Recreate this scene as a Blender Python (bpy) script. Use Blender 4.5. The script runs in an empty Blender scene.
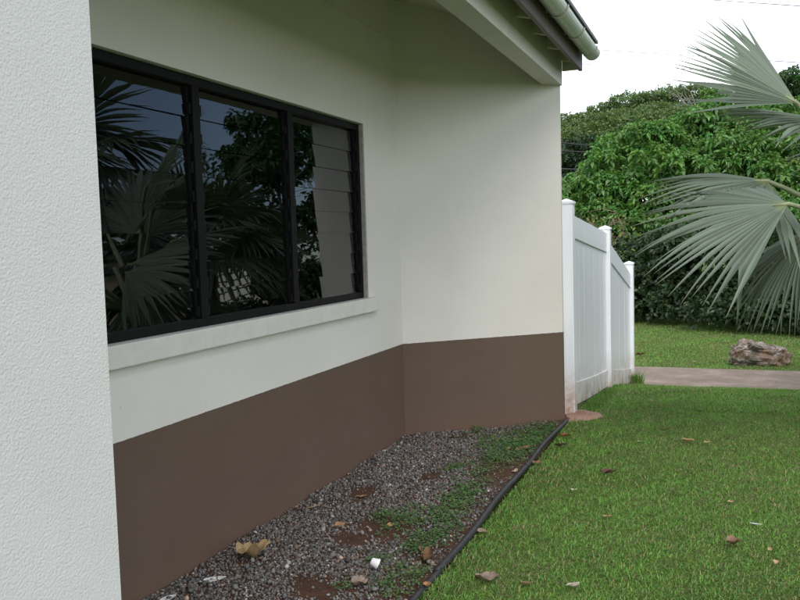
import bpy, bmesh, math, random
import numpy as np
from mathutils import Vector, Matrix, noise as mnoise

# ------------------------------------------------------------------ camera
F = 820.0                       # focal length in photo pixels (photo 800 wide)
CAM = np.array([2.42, 0.0, 1.6])
_th = math.atan((728 - 400) / F); _p = math.radians(4.1); _r = math.radians(1.64)
_f0 = np.array([-math.sin(_th), math.cos(_th), 0.0]); _r0 = np.array([math.cos(_th), math.sin(_th), 0.0])
FWD = _f0 * math.cos(_p) - np.array([0, 0, 1.0]) * math.sin(_p)
_u0 = np.cross(_r0, FWD)
RIGHT = _r0 * math.cos(_r) - _u0 * math.sin(_r)
UP = _u0 * math.cos(_r) + _r0 * math.sin(_r)

def ray(x, y): return FWD * F + RIGHT * (x - 400) + UP * (300 - y)
def on_z(x, y, z):
    d = ray(x, y); return CAM + d * ((z - CAM[2]) / d[2])
def on_y(x, y, Y):
    d = ray(x, y); return CAM + d * ((Y - CAM[1]) / d[1])
def on_x(x, y, X):
    d = ray(x, y); return CAM + d * ((X - CAM[0]) / d[0])

scene = bpy.context.scene
col = scene.collection
cd = bpy.data.cameras.new('camera'); cam = bpy.data.objects.new('camera', cd); col.objects.link(cam)
cd.sensor_width = 36.0; cd.lens = F / 800 * 36.0; cd.clip_end = 3000; cd.clip_start = 0.05
M = Matrix(((RIGHT[0], UP[0], -FWD[0], CAM[0]), (RIGHT[1], UP[1], -FWD[1], CAM[1]), (RIGHT[2], UP[2], -FWD[2], CAM[2]), (0, 0, 0, 1)))
cam.matrix_world = M
scene.camera = cam

# ------------------------------------------------------------------ sky and sun
SUN_EL, SUN_AZ = math.radians(50), math.radians(150)     # azimuth clockwise from +Y (towards +X)
w = bpy.data.worlds.new('World'); scene.world = w; w.use_nodes = True
nt = w.node_tree; nt.nodes.clear()
out = nt.nodes.new('ShaderNodeOutputWorld'); bg = nt.nodes.new('ShaderNodeBackground')
sky = nt.nodes.new('ShaderNodeTexSky'); sky.sky_type = 'NISHITA'; sky.sun_disc = False
sky.sun_elevation = SUN_EL; sky.sun_rotation = SUN_AZ; sky.air_density = 1.0; sky.dust_density = 1.0
tc = nt.nodes.new('ShaderNodeTexCoord'); mp = nt.nodes.new('ShaderNodeMapping')
mp.inputs['Scale'].default_value = (1, 1, 2.2); mp.inputs['Location'].default_value = (0.35, 0.2, 0.5)
nz = nt.nodes.new('ShaderNodeTexNoise'); nz.inputs['Scale'].default_value = 1.7; nz.inputs['Detail'].default_value = 7; nz.inputs['Roughness'].default_value = 0.55
cr = nt.nodes.new('ShaderNodeValToRGB'); cr.color_ramp.elements[0].position = 0.41; cr.color_ramp.elements[1].position = 0.56
mx = nt.nodes.new('ShaderNodeMixRGB'); mx.inputs[2].default_value = (10.5, 10.7, 11.0, 1)
L = nt.links.new
L(tc.outputs['Generated'], mp.inputs['Vector']); L(mp.outputs['Vector'], nz.inputs['Vector']); L(nz.outputs['Fac'], cr.inputs['Fac'])
L(cr.outputs['Color'], mx.inputs[0]); L(sky.outputs['Color'], mx.inputs[1]); L(mx.outputs[0], bg.inputs['Color'])
bg.inputs['Strength'].default_value = 0.10; L(bg.outputs[0], out.inputs['Surface'])
sl = bpy.data.lights.new('sun', 'SUN'); sl.energy = 0.9; sl.angle = math.radians(40); sl.color = (1, 0.96, 0.9)
so = bpy.data.objects.new('sun', sl); col.objects.link(so)
sd = Vector((math.sin(SUN_AZ) * math.cos(SUN_EL), math.cos(SUN_AZ) * math.cos(SUN_EL), math.sin(SUN_EL)))
so.rotation_euler = sd.to_track_quat('Z', 'Y').to_euler(); so.location = (10, -5, 20)
scene.view_settings.view_transform = 'Standard'; scene.view_settings.look = 'None'
scene.view_settings.exposure = 1.1; scene.view_settings.gamma = 1.0
scene.render.engine = 'CYCLES'
scene.cycles.max_bounces = 8; scene.cycles.transparent_max_bounces = 16

# ------------------------------------------------------------------ helpers
random.seed(7)
WLOC = {}
def wl(o): return WLOC.get(o.name, Vector((0, 0, 0)))
def link(name, me, mat=None, parent=None, origin=(0, 0, 0), smooth=False):
    """mesh coordinates are relative to `origin` (world)."""
    o = bpy.data.objects.new(name, me); col.objects.link(o)
    og = Vector(origin)
    if mat is not None and me is not None and len(me.materials) == 0: me.materials.append(mat)
    if parent is not None:
        o.parent = parent; o.location = og - wl(parent)
    else: o.location = og
    WLOC[o.name] = og
    if smooth: me.polygons.foreach_set('use_smooth', [True] * len(me.polygons))
    return o
def tag(o, label=None, cat=None, group=None, kind=None):
    if label: o['label'] = label
    if cat: o['category'] = cat
    if group: o['group'] = group
    if kind: o['kind'] = kind
    return o
def empty(name, loc, label, cat, group=None):
    o = bpy.data.objects.new(name, None); col.objects.link(o); o.location = loc; o.empty_display_size = 0.2
    WLOC[o.name] = Vector(loc)
    return tag(o, label, cat, group)
def fast_mesh(name, V, Fa, colors=None, smooth=False):
    V = np.asarray(V, np.float32); Fa = np.asarray(Fa, np.int32); n, k = Fa.shape
    me = bpy.data.meshes.new(name)
    me.vertices.add(len(V)); me.vertices.foreach_set('co', V.ravel())
    me.loops.add(n * k); me.loops.foreach_set('vertex_index', Fa.ravel())
    me.polygons.add(n); me.polygons.foreach_set('loop_start', np.arange(0, n * k, k, dtype=np.int32))
    if smooth: me.polygons.foreach_set('use_smooth', np.ones(n, bool))
    if colors is not None:
        a = me.color_attributes.new('Col', 'FLOAT_COLOR', 'POINT')
        c = np.ones((len(V), 4), np.float32); c[:, :3] = colors
        a.data.foreach_set('color', c.ravel())
    me.update(calc_edges=True)
    return me
def bm_mesh(name, bm):
    bmesh.ops.recalc_face_normals(bm, faces=bm.faces[:])
    me = bpy.data.meshes.new(name); bm.to_mesh(me); bm.free(); return me
def add_box(bm, lo, hi, bevel=0.0):
    lo = Vector(lo); hi = Vector(hi)
    r = bmesh.ops.create_cube(bm, size=1.0)
    for v in r['verts']:
        v.co = Vector([(lo[i] + hi[i]) / 2 + v.co[i] * (hi[i] - lo[i]) for i in range(3)])
    if bevel > 0:
        es = list({e for v in r['verts'] for e in v.link_edges})
        bmesh.ops.bevel(bm, geom=es, offset=bevel, segments=2, affect='EDGES', profile=0.6)
def add_prism(bm, poly, z0, z1):
    """poly: list of (x,y) ; z0,z1 numbers or functions of x,y"""
    f0 = z0 if callable(z0) else (lambda x, y: z0); f1 = z1 if callable(z1) else (lambda x, y: z1)
    a = [bm.verts.new((x, y, f0(x, y))) for x, y in poly]; b = [bm.verts.new((x, y, f1(x, y))) for x, y in poly]
    n = len(poly)
    bm.faces.new(a[::-1]); bm.faces.new(b)
    for i in range(n): bm.faces.new((a[i], a[(i + 1) % n], b[(i + 1) % n], b[i]))
def box_obj(name, lo, hi, mat, parent, bevel=0.0):
    bm = bmesh.new(); add_box(bm, lo, hi, bevel); return link(name, bm_mesh(name, bm), mat, parent)
def tube_np(pts, rad, seg=8, cap=True):
    pts = np.asarray(pts, float); n = len(pts); rad = np.broadcast_to(np.asarray(rad, float), (n,))
    tan = np.gradient(pts, axis=0); tan /= np.linalg.norm(tan, axis=1)[:, None] + 1e-9
    ref = np.array([0, 0, 1.0]) if abs(tan[0][2]) < 0.9 else np.array([1.0, 0, 0])
    V = []; a = np.linspace(0, 2 * math.pi, seg, endpoint=False)
    s = np.cross(tan[0], ref); s /= np.linalg.norm(s)
    for i in range(n):
        s = s - tan[i] * (s @ tan[i]); s /= np.linalg.norm(s) + 1e-9
        b = np.cross(tan[i], s)
        V.append(pts[i] + rad[i] * (np.cos(a)[:, None] * s + np.sin(a)[:, None] * b))
    V = np.concatenate(V); Fq = []
    for i in range(n - 1):
        for j in range(seg):
            Fq.append((i * seg + j, i * seg + (j + 1) % seg, (i + 1) * seg + (j + 1) % seg, (i + 1) * seg + j))
    if cap:
        V = np.concatenate([V, pts[:1], pts[-1:]]); c0 = len(V) - 2; c1 = len(V) - 1
        for j in range(0, seg, 2):
            Fq.append((c0, (j + 2) % seg, (j + 1) % seg, j)); o = (n - 1) * seg
            Fq.append((c1, o + j, o + (j + 1) % seg, o + (j + 2) % seg))
    return V, np.array(Fq)
def merge_np(parts):
    Vs, Fs, o = [], [], 0
    for V, Fa in parts: Vs.append(V); Fs.append(np.asarray(Fa) + o); o += len(V)
    return np.concatenate(Vs), np.concatenate(Fs)

# ------------------------------------------------------------------ materials
def mat_base(name):
    m = bpy.data.materials.new(name); m.use_nodes = True
    n = m.node_tree.nodes; b = n['Principled BSDF']; return m, n, m.node_tree.links.new, b
def N(n, t, **kw):
    x = n.new(t)
    for k, v in kw.items(): x.inputs[k.replace('_', ' ')].default_value = v
    return x
def ramp(n, stops):
    r = n.new('ShaderNodeValToRGB'); e = r.color_ramp.elements
    while len(e) < len(stops): e.new(0.5)
    for i, (p, c) in enumerate(stops): e[i].position = p; e[i].color = (*c, 1)
    return r
def coords(n, kind='Object'):
    return n.new('ShaderNodeTexCoord').outputs[kind]
def world_pos(n): return n.new('ShaderNodeNewGeometry').outputs['Position']
def simple(name, c, rough=0.5, var=0.12, scale=6.0, metal=0.0, bump=0.0, bscale=80.0, spec=0.5):
    m, n, l, b = mat_base(name); p = world_pos(n)
    t = N(n, 'ShaderNodeTexNoise', Scale=scale, Detail=6.0, Roughness=0.6); l(p, t.inputs['Vector'])
    r = ramp(n, [(0.3, [x * (1 - var) for x in c]), (0.7, [min(1, x * (1 + var)) for x in c])]); l(t.outputs['Fac'], r.inputs['Fac'])
    l(r.outputs['Color'], b.inputs['Base Color']); b.inputs['Roughness'].default_value = rough; b.inputs['Metallic'].default_value = metal
    b.inputs['Specular IOR Level'].default_value = spec
    if bump > 0:
        t2 = N(n, 'ShaderNodeTexNoise', Scale=bscale, Detail=4.0); l(p, t2.inputs['Vector'])
        bp = N(n, 'ShaderNodeBump', Strength=bump, Distance=0.01); l(t2.outputs['Fac'], bp.inputs['Height']); l(bp.outputs[0], b.inputs['Normal'])
    return m
def stucco(name, scale, dist, zline, strength=1.0, light_tint=(1, 1, 1)):
    m, n, l, b = mat_base(name); p = world_pos(n)
    sep = n.new('ShaderNodeSeparateXYZ'); l(p, sep.inputs[0])
    nz = N(n, 'ShaderNodeTexNoise', Scale=30.0, Detail=3.0); l(p, nz.inputs['Vector'])
    ma = n.new('ShaderNodeMath'); ma.operation = 'MULTIPLY_ADD'; ma.inputs[1].default_value = 0.006; l(nz.outputs['Fac'], ma.inputs[0]); l(sep.outputs['Z'], ma.inputs[2])
    gt = n.new('ShaderNodeMath'); gt.operation = 'GREATER_THAN'; gt.inputs[1].default_value = zline + 0.003; l(ma.outputs[0], gt.inputs[0])
    big = N(n, 'ShaderNodeTexNoise', Scale=1.3, Detail=5.0, Roughness=0.65); l(p, big.inputs['Vector'])
    wr = ramp(n, [(0.3, (0.635 * light_tint[0], 0.607 * light_tint[1], 0.548 * light_tint[2])), (0.7, (0.685 * light_tint[0], 0.658 * light_tint[1], 0.60 * light_tint[2]))]); l(big.outputs['Fac'], wr.inputs['Fac'])
    b2 = N(n, 'ShaderNodeTexNoise', Scale=2.2, Detail=8.0, Roughness=0.7); l(p, b2.inputs['Vector'])
    br = ramp(n, [(0.3, (0.110, 0.075, 0.054)), (0.55, (0.118, 0.082, 0.060)), (0.8, (0.133, 0.095, 0.072))]); l(b2.outputs['Fac'], br.inputs['Fac'])
    # soil splashed onto the foot of the wall
    sr = n.new('ShaderNodeMapRange'); sr.inputs['From Min'].default_value = 0.02; sr.inputs['From Max'].default_value = 0.22; sr.inputs['To Min'].default_value = 0.5; sr.inputs['To Max'].default_value = 0.0; l(sep.outputs['Z'], sr.inputs['Value'])
    s2 = N(n, 'ShaderNodeTexNoise', Scale=9.0, Detail=8.0, Roughness=0.75); l(p, s2.inputs['Vector'])
    sm = n.new('ShaderNodeMath'); sm.operation = 'MULTIPLY'; l(sr.outputs[0], sm.inputs[0]); l(s2.outputs['Fac'], sm.inputs[1])
    dm = n.new('ShaderNodeMixRGB'); dm.inputs[2].default_value = (0.15, 0.075, 0.045, 1); l(sm.outputs[0], dm.inputs[0]); l(br.outputs['Color'], dm.inputs[1])
    mx = n.new('ShaderNodeMixRGB'); l(gt.outputs[0], mx.inputs[0]); l(dm.outputs[0], mx.inputs[1]); l(wr.outputs['Color'], mx.inputs[2])
    # pin-prick specks
    vo = N(n, 'ShaderNodeTexVoronoi', Scale=5.0); l(p, vo.inputs['Vector'])
    lt = n.new('ShaderNodeMath'); lt.operation = 'LESS_THAN'; lt.inputs[1].default_value = 0.03; l(vo.outputs['Distance'], lt.inputs[0])
    lm = n.new('ShaderNodeMath'); lm.operation = 'MULTIPLY'; lm.inputs[1].default_value = 0.25; l(lt.outputs[0], lm.inputs[0])
    mx2 = n.new('ShaderNodeMixRGB'); mx2.inputs[2].default_value = (0.2, 0.17, 0.14, 1); l(lm.outputs[0], mx2.inputs[0]); l(mx.outputs[0], mx2.inputs[1])
    l(mx2.outputs[0], b.inputs['Base Color']); b.inputs['Roughness'].default_value = 0.75; b.inputs['Specular IOR Level'].default_value = 0.25
    t = N(n, 'ShaderNodeTexNoise', Scale=scale, Detail=3.0, Roughness=0.5, Distortion=0.0); l(p, t.inputs['Vector'])
    rr = ramp(n, [(0.25, (0, 0, 0)), (0.75, (1, 1, 1))]); l(t.outputs['Fac'], rr.inputs['Fac'])
    bp = N(n, 'ShaderNodeBump', Strength=strength, Distance=dist); l(rr.outputs['Color'], bp.inputs['Height']); l(bp.outputs[0], b.inputs['Normal'])
    return m
def leaf_mat(name, rough=0.45, trans=0.3, spec=0.4, tint=(1, 1, 1)):
    m, n, l, b = mat_base(name)
    a = n.new('ShaderNodeAttribute'); a.attribute_name = 'Col'
    l(a.outputs['Color'], b.inputs['Base Color']); b.inputs['Roughness'].default_value = rough; b.inputs['Specular IOR Level'].default_value = spec
    tr = n.new('ShaderNodeBsdfTranslucent'); mu = n.new('ShaderNodeMixRGB'); mu.blend_type = 'MULTIPLY'; mu.inputs[0].default_value = 1; mu.inputs[2].default_value = (1.1, 1.25, 0.6, 1)
    l(a.outputs['Color'], mu.inputs[1]); l(mu.outputs[0], tr.inputs['Color'])
    ms = n.new('ShaderNodeMixShader'); ms.inputs[0].default_value = trans; l(b.outputs[0], ms.inputs[1]); l(tr.outputs[0], ms.inputs[2])
    l(ms.outputs[0], n['Material Output'].inputs['Surface']); return m
def attr_mat(name, rough=0.8, bump=0.0, bscale=200):
    m, n, l, b = mat_base(name); a = n.new('ShaderNodeAttribute'); a.attribute_name = 'Col'
    p = world_pos(n); t = N(n, 'ShaderNodeTexNoise', Scale=bscale, Detail=3.0); l(p, t.inputs['Vector'])
    r = ramp(n, [(0.3, (0.75, 0.75, 0.75)), (0.7, (1.2, 1.2, 1.2))]); l(t.outputs['Fac'], r.inputs['Fac'])
    mu = n.new('ShaderNodeMixRGB'); mu.blend_type = 'MULTIPLY'; mu.inputs[0].default_value = 1; l(a.outputs['Color'], mu.inputs[1]); l(r.outputs['Color'], mu.inputs[2])
    l(mu.outputs[0], b.inputs['Base Color']); b.inputs['Roughness'].default_value = rough
    return m

M_wall_near = stucco('coarse_stucco_sky_tint', 185.0, 0.0019, 0.70, 0.55, (.90, .925, .98))  # same paint as the other walls, dimmed and cooled to imitate blue sky light
M_wall = stucco('painted_stucco', 110.0, 0.0016, 0.776, 0.4)
M_cream = simple('cream_paint', (0.60, 0.575, 0.50), 0.6, 0.05, 5, bump=0.15, bscale=60)
M_sill = simple('sill_paint', (0.64, 0.615, 0.555), 0.55, 0.06, 9, bump=0.2, bscale=70)
M_fascia = simple('brown_fascia_paint', (0.105, 0.078, 0.070), 0.55, 0.12, 10, bump=0.1)
M_gutter = simple('gutter_paint', (0.50, 0.56, 0.47), 0.35, 0.08, 5)
M_roof = simple('roof_metal', (0.06, 0.055, 0.05), 0.5, 0.1, 4)
M_frame = simple('bronze_aluminium', (0.006, 0.006, 0.0062), 0.5, 0.2, 20, spec=0.15)
M_caulk = simple('grey_reveal', (0.33, 0.30, 0.28), 0.8, 0.2, 25, bump=0.3)
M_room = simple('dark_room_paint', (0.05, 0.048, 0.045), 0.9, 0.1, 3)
M_black = simple('black_plastic', (0.022, 0.021, 0.022), 0.5, 0.35, 30, bump=0.2, bscale=120)
M_bark = simple('bark', (0.13, 0.10, 0.08), 0.9, 0.3, 8, bump=0.6, bscale=40)
M_greybark = simple('grey_bark', (0.26, 0.23, 0.20), 0.9, 0.25, 8, bump=0.5, bscale=30)
M_cable = simple('cable_black', (0.02, 0.02, 0.02), 0.6, 0.1, 8)
M_pole = simple('pole_timber', (0.14, 0.11, 0.085), 0.9, 0.25, 5, bump=0.4, bscale=40)
M_shed = simple('beige_shed_paint', (0.42, 0.36, 0.28), 0.8, 0.1, 2, bump=0.2, bscale=50)
M_white = simple('white_plastic', (0.78, 0.78, 0.77), 0.4, 0.06, 30)
M_petal = simple('white_petal', (0.72, 0.72, 0.70), 0.6, 0.12, 60)
M_leaf = leaf_mat('foliage', 0.42, 0.28, 0.45)
M_grass = leaf_mat('grass_blade', 0.6, 0.25, 0.2)
M_palm = leaf_mat('palm_leaf', 0.5, 0.18, 0.4)
M_stone = attr_mat('gravel_stone', 0.85, bscale=260)
M_debris = leaf_mat('dead_leaf', 0.8, 0.12, 0.15)

def glass_mat():
    m, n, l, b = mat_base('window_glass'); n.remove(b)
    fr = N(n, 'ShaderNodeFresnel', IOR=1.6); gl = n.new('ShaderNodeBsdfGlossy'); gl.inputs['Roughness'].default_value = 0.012
    gl.inputs['Color'].default_value = (0.95, 0.97, 1.0, 1)
    tr = n.new('ShaderNodeBsdfTransparent'); tr.inputs['Color'].default_value = (0.72, 0.74, 0.73, 1)
    t = N(n, 'ShaderNodeTexNoise', Scale=3.0, Detail=2.0); l(world_pos(n), t.inputs['Vector'])
    bp = N(n, 'ShaderNodeBump', Strength=0.05, Distance=0.01); l(t.outputs['Fac'], bp.inputs['Height']); l(bp.outputs[0], gl.inputs['Normal'])
    ms = n.new('ShaderNodeMixShader'); l(fr.outputs[0], ms.inputs[0]); l(tr.outputs[0], ms.inputs[1]); l(gl.outputs[0], ms.inputs[2])
    l(ms.outputs[0], n['Material Output'].inputs['Surface']); return m
M_glass = glass_mat()

def vinyl_mat():
    m, n, l, b = mat_base('white_vinyl'); p = world_pos(n)
    sep = n.new('ShaderNodeSeparateXYZ'); l(p, sep.inputs[0])
    # local ground height falls with Y: approximate with the same slope as the lawn
    yr = n.new('ShaderNodeFloatCurve')
    mr = n.new('ShaderNodeMapRange'); mr.inputs['From Min'].default_value = 7.0; mr.inputs['From Max'].default_value = 12.5; mr.inputs['To Min'].default_value = 0.02; mr.inputs['To Max'].default_value = -0.6; l(sep.outputs['Y'], mr.inputs['Value'])
    n.remove(yr)
    sb = n.new('ShaderNodeMath'); sb.operation = 'SUBTRACT'; l(sep.outputs['Z'], sb.inputs[0]); l(mr.outputs[0], sb.inputs[1])
    dr = n.new('ShaderNodeMapRange'); dr.inputs['From Min'].default_value = 0.05; dr.inputs['From Max'].default_value = 0.55; dr.inputs['To Min'].default_value = 1.0; dr.inputs['To Max'].default_value = 0.0; l(sb.outputs[0], dr.inputs['Value'])
    nz = N(n, 'ShaderNodeTexNoise', Scale=7.0, Detail=7.0, Roughness=0.7); l(p, nz.inputs['Vector'])
    rr = ramp(n, [(0.32, (0, 0, 0)), (0.62, (1, 1, 1))]); l(nz.outputs['Fac'], rr.inputs['Fac'])
    pw = n.new('ShaderNodeMath'); pw.operation = 'POWER'; pw.inputs[1].default_value = 1.3; l(dr.outputs[0], pw.inputs[0])
    mu = n.new('ShaderNodeMath'); mu.operation = 'MULTIPLY'; l(pw.outputs[0], mu.inputs[0]); l(rr.outputs['Color'], mu.inputs[1])
    streak = N(n, 'ShaderNodeTexNoise', Scale=14.0, Detail=4.0); mpn = n.new('ShaderNodeMapping'); mpn.inputs['Scale'].default_value = (1, 1, 0.06); l(p, mpn.inputs['Vector']); l(mpn.outputs[0], streak.inputs['Vector'])
    wr = ramp(n, [(0.35, (0.82, 0.85, 0.88)), (0.65, (0.87, 0.89, 0.91))]); l(streak.outputs['Fac'], wr.inputs['Fac'])
    mx = n.new('ShaderNodeMixRGB'); mx.inputs[2].default_value = (0.38, 0.20, 0.10, 1); l(mu.outputs[0], mx.inputs[0]); l(wr.outputs['Color'], mx.inputs[1])
    l(mx.outputs[0], b.inputs['Base Color']); b.inputs['Roughness'].default_value = 0.38
    return m
M_vinyl = vinyl_mat()

def ground_mat():
    m, n, l, b = mat_base('lawn_soil_and_thatch'); p = world_pos(n)
    t = N(n, 'ShaderNodeTexNoise', Scale=55.0, Detail=6.0, Roughness=0.75); l(p, t.inputs['Vector'])
    r = ramp(n, [(0.3, (0.045, 0.06, 0.02)), (0.5, (0.09, 0.13, 0.036)), (0.68, (0.15, 0.18, 0.06)), (0.85, (0.22, 0.19, 0.10))]); l(t.outputs['Fac'], r.inputs['Fac'])
    t2 = N(n, 'ShaderNodeTexNoise', Scale=0.9, Detail=4.0); l(p, t2.inputs['Vector'])
    r2 = ramp(n, [(0.35, (0.8, 0.85, 0.75)), (0.65, (1.2, 1.15, 1.1))]); l(t2.outputs['Fac'], r2.inputs['Fac'])
    mu = n.new('ShaderNodeMixRGB'); mu.blend_type = 'MULTIPLY'; mu.inputs[0].default_value = 1; l(r.outputs['Color'], mu.inputs[1]); l(r2.outputs['Color'], mu.inputs[2])
    l(mu.outputs[0], b.inputs['Base Color']); b.inputs['Roughness'].default_value = 0.95; b.inputs['Specular IOR Level'].default_value = 0.1
    bp = N(n, 'ShaderNodeBump', Strength=0.8, Distance=0.02); l(t.outputs['Fac'], bp.inputs['Height']); l(bp.outputs[0], b.inputs['Normal'])
    return m
def soil_mat():
    m, n, l, b = mat_base('red_soil'); p = world_pos(n)
    t = N(n, 'ShaderNodeTexNoise', Scale=14.0, Detail=9.0, Roughness=0.75); l(p, t.inputs['Vector'])
    r = ramp(n, [(0.3, (0.045, 0.026, 0.018)), (0.55, (0.085, 0.045, 0.029)), (0.8, (0.13, 0.075, 0.05))]); l(t.outputs['Fac'], r.inputs['Fac'])
    l(r.outputs['Color'], b.inputs['Base Color']); b.inputs['Roughness'].default_value = 0.95; b.inputs['Specular IOR Level'].default_value = 0.15
    t2 = N(n, 'ShaderNodeTexNoise', Scale=120.0, Detail=6.0); l(p, t2.inputs['Vector'])
    bp = N(n, 'ShaderNodeBump', Strength=0.7, Distance=0.012); l(t2.outputs['Fac'], bp.inputs['Height']); l(bp.outputs[0], b.inputs['Normal'])
    return m
def concrete_mat(name, c0, c1, c2):
    m, n, l, b = mat_base(name); p = world_pos(n)
    t = N(n, 'ShaderNodeTexNoise', Scale=1.6, Detail=9.0, Roughness=0.68); l(p, t.inputs['Vector'])
    r = ramp(n, [(0.3, c0), (0.5, c1), (0.72, c2)]); l(t.outputs['Fac'], r.inputs['Fac'])
    t3 = N(n, 'ShaderNodeTexNoise', Scale=60.0, Detail=5.0, Roughness=0.7); l(p, t3.inputs['Vector'])
    r3 = ramp(n, [(0.3, (0.8, 0.8, 0.8)), (0.7, (1.12, 1.12, 1.12))]); l(t3.outputs['Fac'], r3.inputs['Fac'])
    mu = n.new('ShaderNodeMixRGB'); mu.blend_type = 'MULTIPLY'; mu.inputs[0].default_value = 1; l(r.outputs['Color'], mu.inputs[1]); l(r3.outputs['Color'], mu.inputs[2])
    l(mu.outputs[0], b.inputs['Base Color']); b.inputs['Roughness'].default_value = 0.9
    bp = N(n, 'ShaderNodeBump', Strength=0.4, Distance=0.006); l(t3.outputs['Fac'], bp.inputs['Height']); l(bp.outputs[0], b.inputs['Normal'])
    return m
def rock_mat():
    m, n, l, b = mat_base('weathered_rock'); p = coords(n)
    mp = n.new('ShaderNodeMapping'); mp.inputs['Scale'].default_value = (1, 1, 1.4); l(p, mp.inputs['Vector'])
    t = N(n, 'ShaderNodeTexNoise', Scale=7.0, Detail=9.0, Roughness=0.75, Distortion=0.5); l(mp.outputs[0], t.inputs['Vector'])
    r = ramp(n, [(0.30, (0.04, 0.03, 0.024)), (0.44, (0.13, 0.10, 0.075)), (0.53, (0.24, 0.20, 0.16)), (0.61, (0.42, 0.385, 0.35)), (0.72, (0.64, 0.61, 0.58))]); l(t.outputs['Fac'], r.inputs['Fac'])
    t2 = N(n, 'ShaderNodeTexNoise', Scale=4.0, Detail=4.0); l(p, t2.inputs['Vector'])
    r2 = ramp(n, [(0.5, (0, 0, 0)), (0.66, (0.6, 0.6, 0.6))]); l(t2.outputs['Fac'], r2.inputs['Fac'])
    mx = n.new('ShaderNodeMixRGB'); mx.inputs[2].default_value = (0.22, 0.11, 0.045, 1); l(r2.outputs['Color'], mx.inputs[0]); l(r.outputs['Color'], mx.inputs[1])
    l(mx.outputs[0], b.inputs['Base Color']); b.inputs['Roughness'].default_value = 0.92
    bp = N(n, 'ShaderNodeBump', Strength=0.9, Distance=0.03); l(t.outputs['Fac'], bp.inputs['Height']); l(bp.outputs[0], b.inputs['Normal'])
    return m
M_ground = ground_mat(); M_soil = soil_mat()
M_path = concrete_mat('stained_path_concrete', (0.15, 0.112, 0.084), (0.21, 0.162, 0.124), (0.34, 0.28, 0.225))
M_foot = concrete_mat('soil_stained_footing', (0.20, 0.105, 0.07), (0.28, 0.16, 0.115), (0.36, 0.24, 0.18))
M_rock = rock_mat()

# ------------------------------------------------------------------ ground
GY = np.array([-1e4, 5.0, 6.5, 7.36, 8.5, 9.85, 11.1, 12.1, 12.6, 13.2, 1e4])
GZ = np.array([0, 0, -0.002, -0.02, -0.085, -0.215, -0.40, -0.585, -0.645, -0.65, -0.65])
def gz(x, y):
    x = np.asarray(x, float); y = np.asarray(y, float)
    z = np.interp(y, GY, GZ)
    return z + 0.007 * np.sin(x * 2.3 + y * 1.7) + 0.006 * np.sin(x * 4.1 - y * 3.3 + 1.0)
def axis(fine0, fine1, step, lo, hi):
    a = [fine0]; 
    while a[-1] < fine1: a.append(a[-1] + step)
    s = step; u = a[-1]; v = a[0]; up = []; dn = []
    while u < hi: s *= 1.25; u += s; up.append(u)
    s = step
    while v > lo: s *= 1.25; v -= s; dn.append(v)
    return np.array(dn[::-1] + a + up)
gx = axis(-1.0, 6.0, 0.15, -700, 700); gy = axis(2.0, 15.0, 0.15, -500, 1500)
XX, YY = np.meshgrid(gx, gy); ZZ = gz(XX, YY)
# the bed beside the house lies a little lower so that the gravel sheet covers it
bedm = (XX > -7) & (XX < 1.12) & (YY < 7.2) & (YY > -7); ZZ = np.where(bedm, ZZ - 0.05, ZZ)
nx, ny = len(gx), len(gy)
idx = np.arange(nx * ny).reshape(ny, nx)
Fq = np.stack([idx[:-1, :-1], idx[:-1, 1:], idx[1:, 1:], idx[1:, :-1]], -1).reshape(-1, 4)
g = link('lawn_ground', fast_mesh('lawn_ground', np.stack([XX, YY, ZZ], -1).reshape(-1, 3), Fq, smooth=True), M_ground); tag(g, kind='structure')

def bed_z(x, y):
    return 0.004 + 0.022 * np.exp(-np.asarray(x) / 0.25) + 0.008 * np.sin(3.1 * x + 2.2 * y) + 0.006 * np.sin(7.3 * y - 5 * x)
bx = np.linspace(-0.05, 1.135, 28); by = np.linspace(0.5, 7.3, 120)
BX, BY = np.meshgrid(bx, by); BZ = bed_z(BX, BY); n1, n2 = BX.shape
idx = np.arange(n1 * n2).reshape(n1, n2)
Fq = np.stack([idx[:-1, :-1], idx[:-1, 1:], idx[1:, 1:], idx[1:, :-1]], -1).reshape(-1, 4)
g = link('soil_bed', fast_mesh('soil_bed', np.stack([BX, BY, BZ], -1).reshape(-1, 3), Fq, smooth=True), M_soil); tag(g, kind='structure')

# path with separate slabs, running along X beyond the fence
root_path = link('garden_path', None); root_path.location = (2, 13.2, -0.66); WLOC[root_path.name] = Vector((2, 13.2, -0.66)); tag(root_path, kind='structure')
xs = -5.3; k = 0
while xs < 22:
    wd = 3.1; bm = bmesh.new(); add_box(bm, (xs, 12.36, -0.74), (xs + wd - 0.014, 14.12, -0.607 + random.uniform(-0.004, 0.004)), 0.012)
    link('slab', bm_mesh('slab', bm), M_path, root_path); xs += wd

# ------------------------------------------------------------------ house
house = empty('house', (0, 4, 0), 'cream stucco house with brown painted base and dark louvred window', 'house')
roof_z = lambda x, y: 3.48 - 0.22 * x
W0, W1, WB, WT = 2.50, 5.44, 1.195, 2.445          # window opening (Y range, Z range)
CY = 6.085                                           # inner corner
bm = bmesh.new()                                     # wall that carries the window
add_box(bm, (-0.2, -0.1, -0.3), (0, CY + 0.05, WB)); add_box(bm, (-0.2, -0.1, WB), (0, W0, WT)); add_box(bm, (-0.2, W1, WB), (0, CY + 0.05, WT))
add_box(bm, (-0.2, -0.1, WT), (0, CY + 0.05, 3.52))
link('window_wall', bm_mesh('window_wall', bm), M_wall, house)
bm = bmesh.new(); add_prism(bm, [(0.0, CY), (1.10, 7.07), (1.10, 7.115), (-0.15, 7.115), (-0.15, CY)], -0.3, lambda x, y: roof_z(x, y) + 0.03)
link('angled_wall', bm_mesh('angled_wall', bm), M_wall, house)
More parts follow.
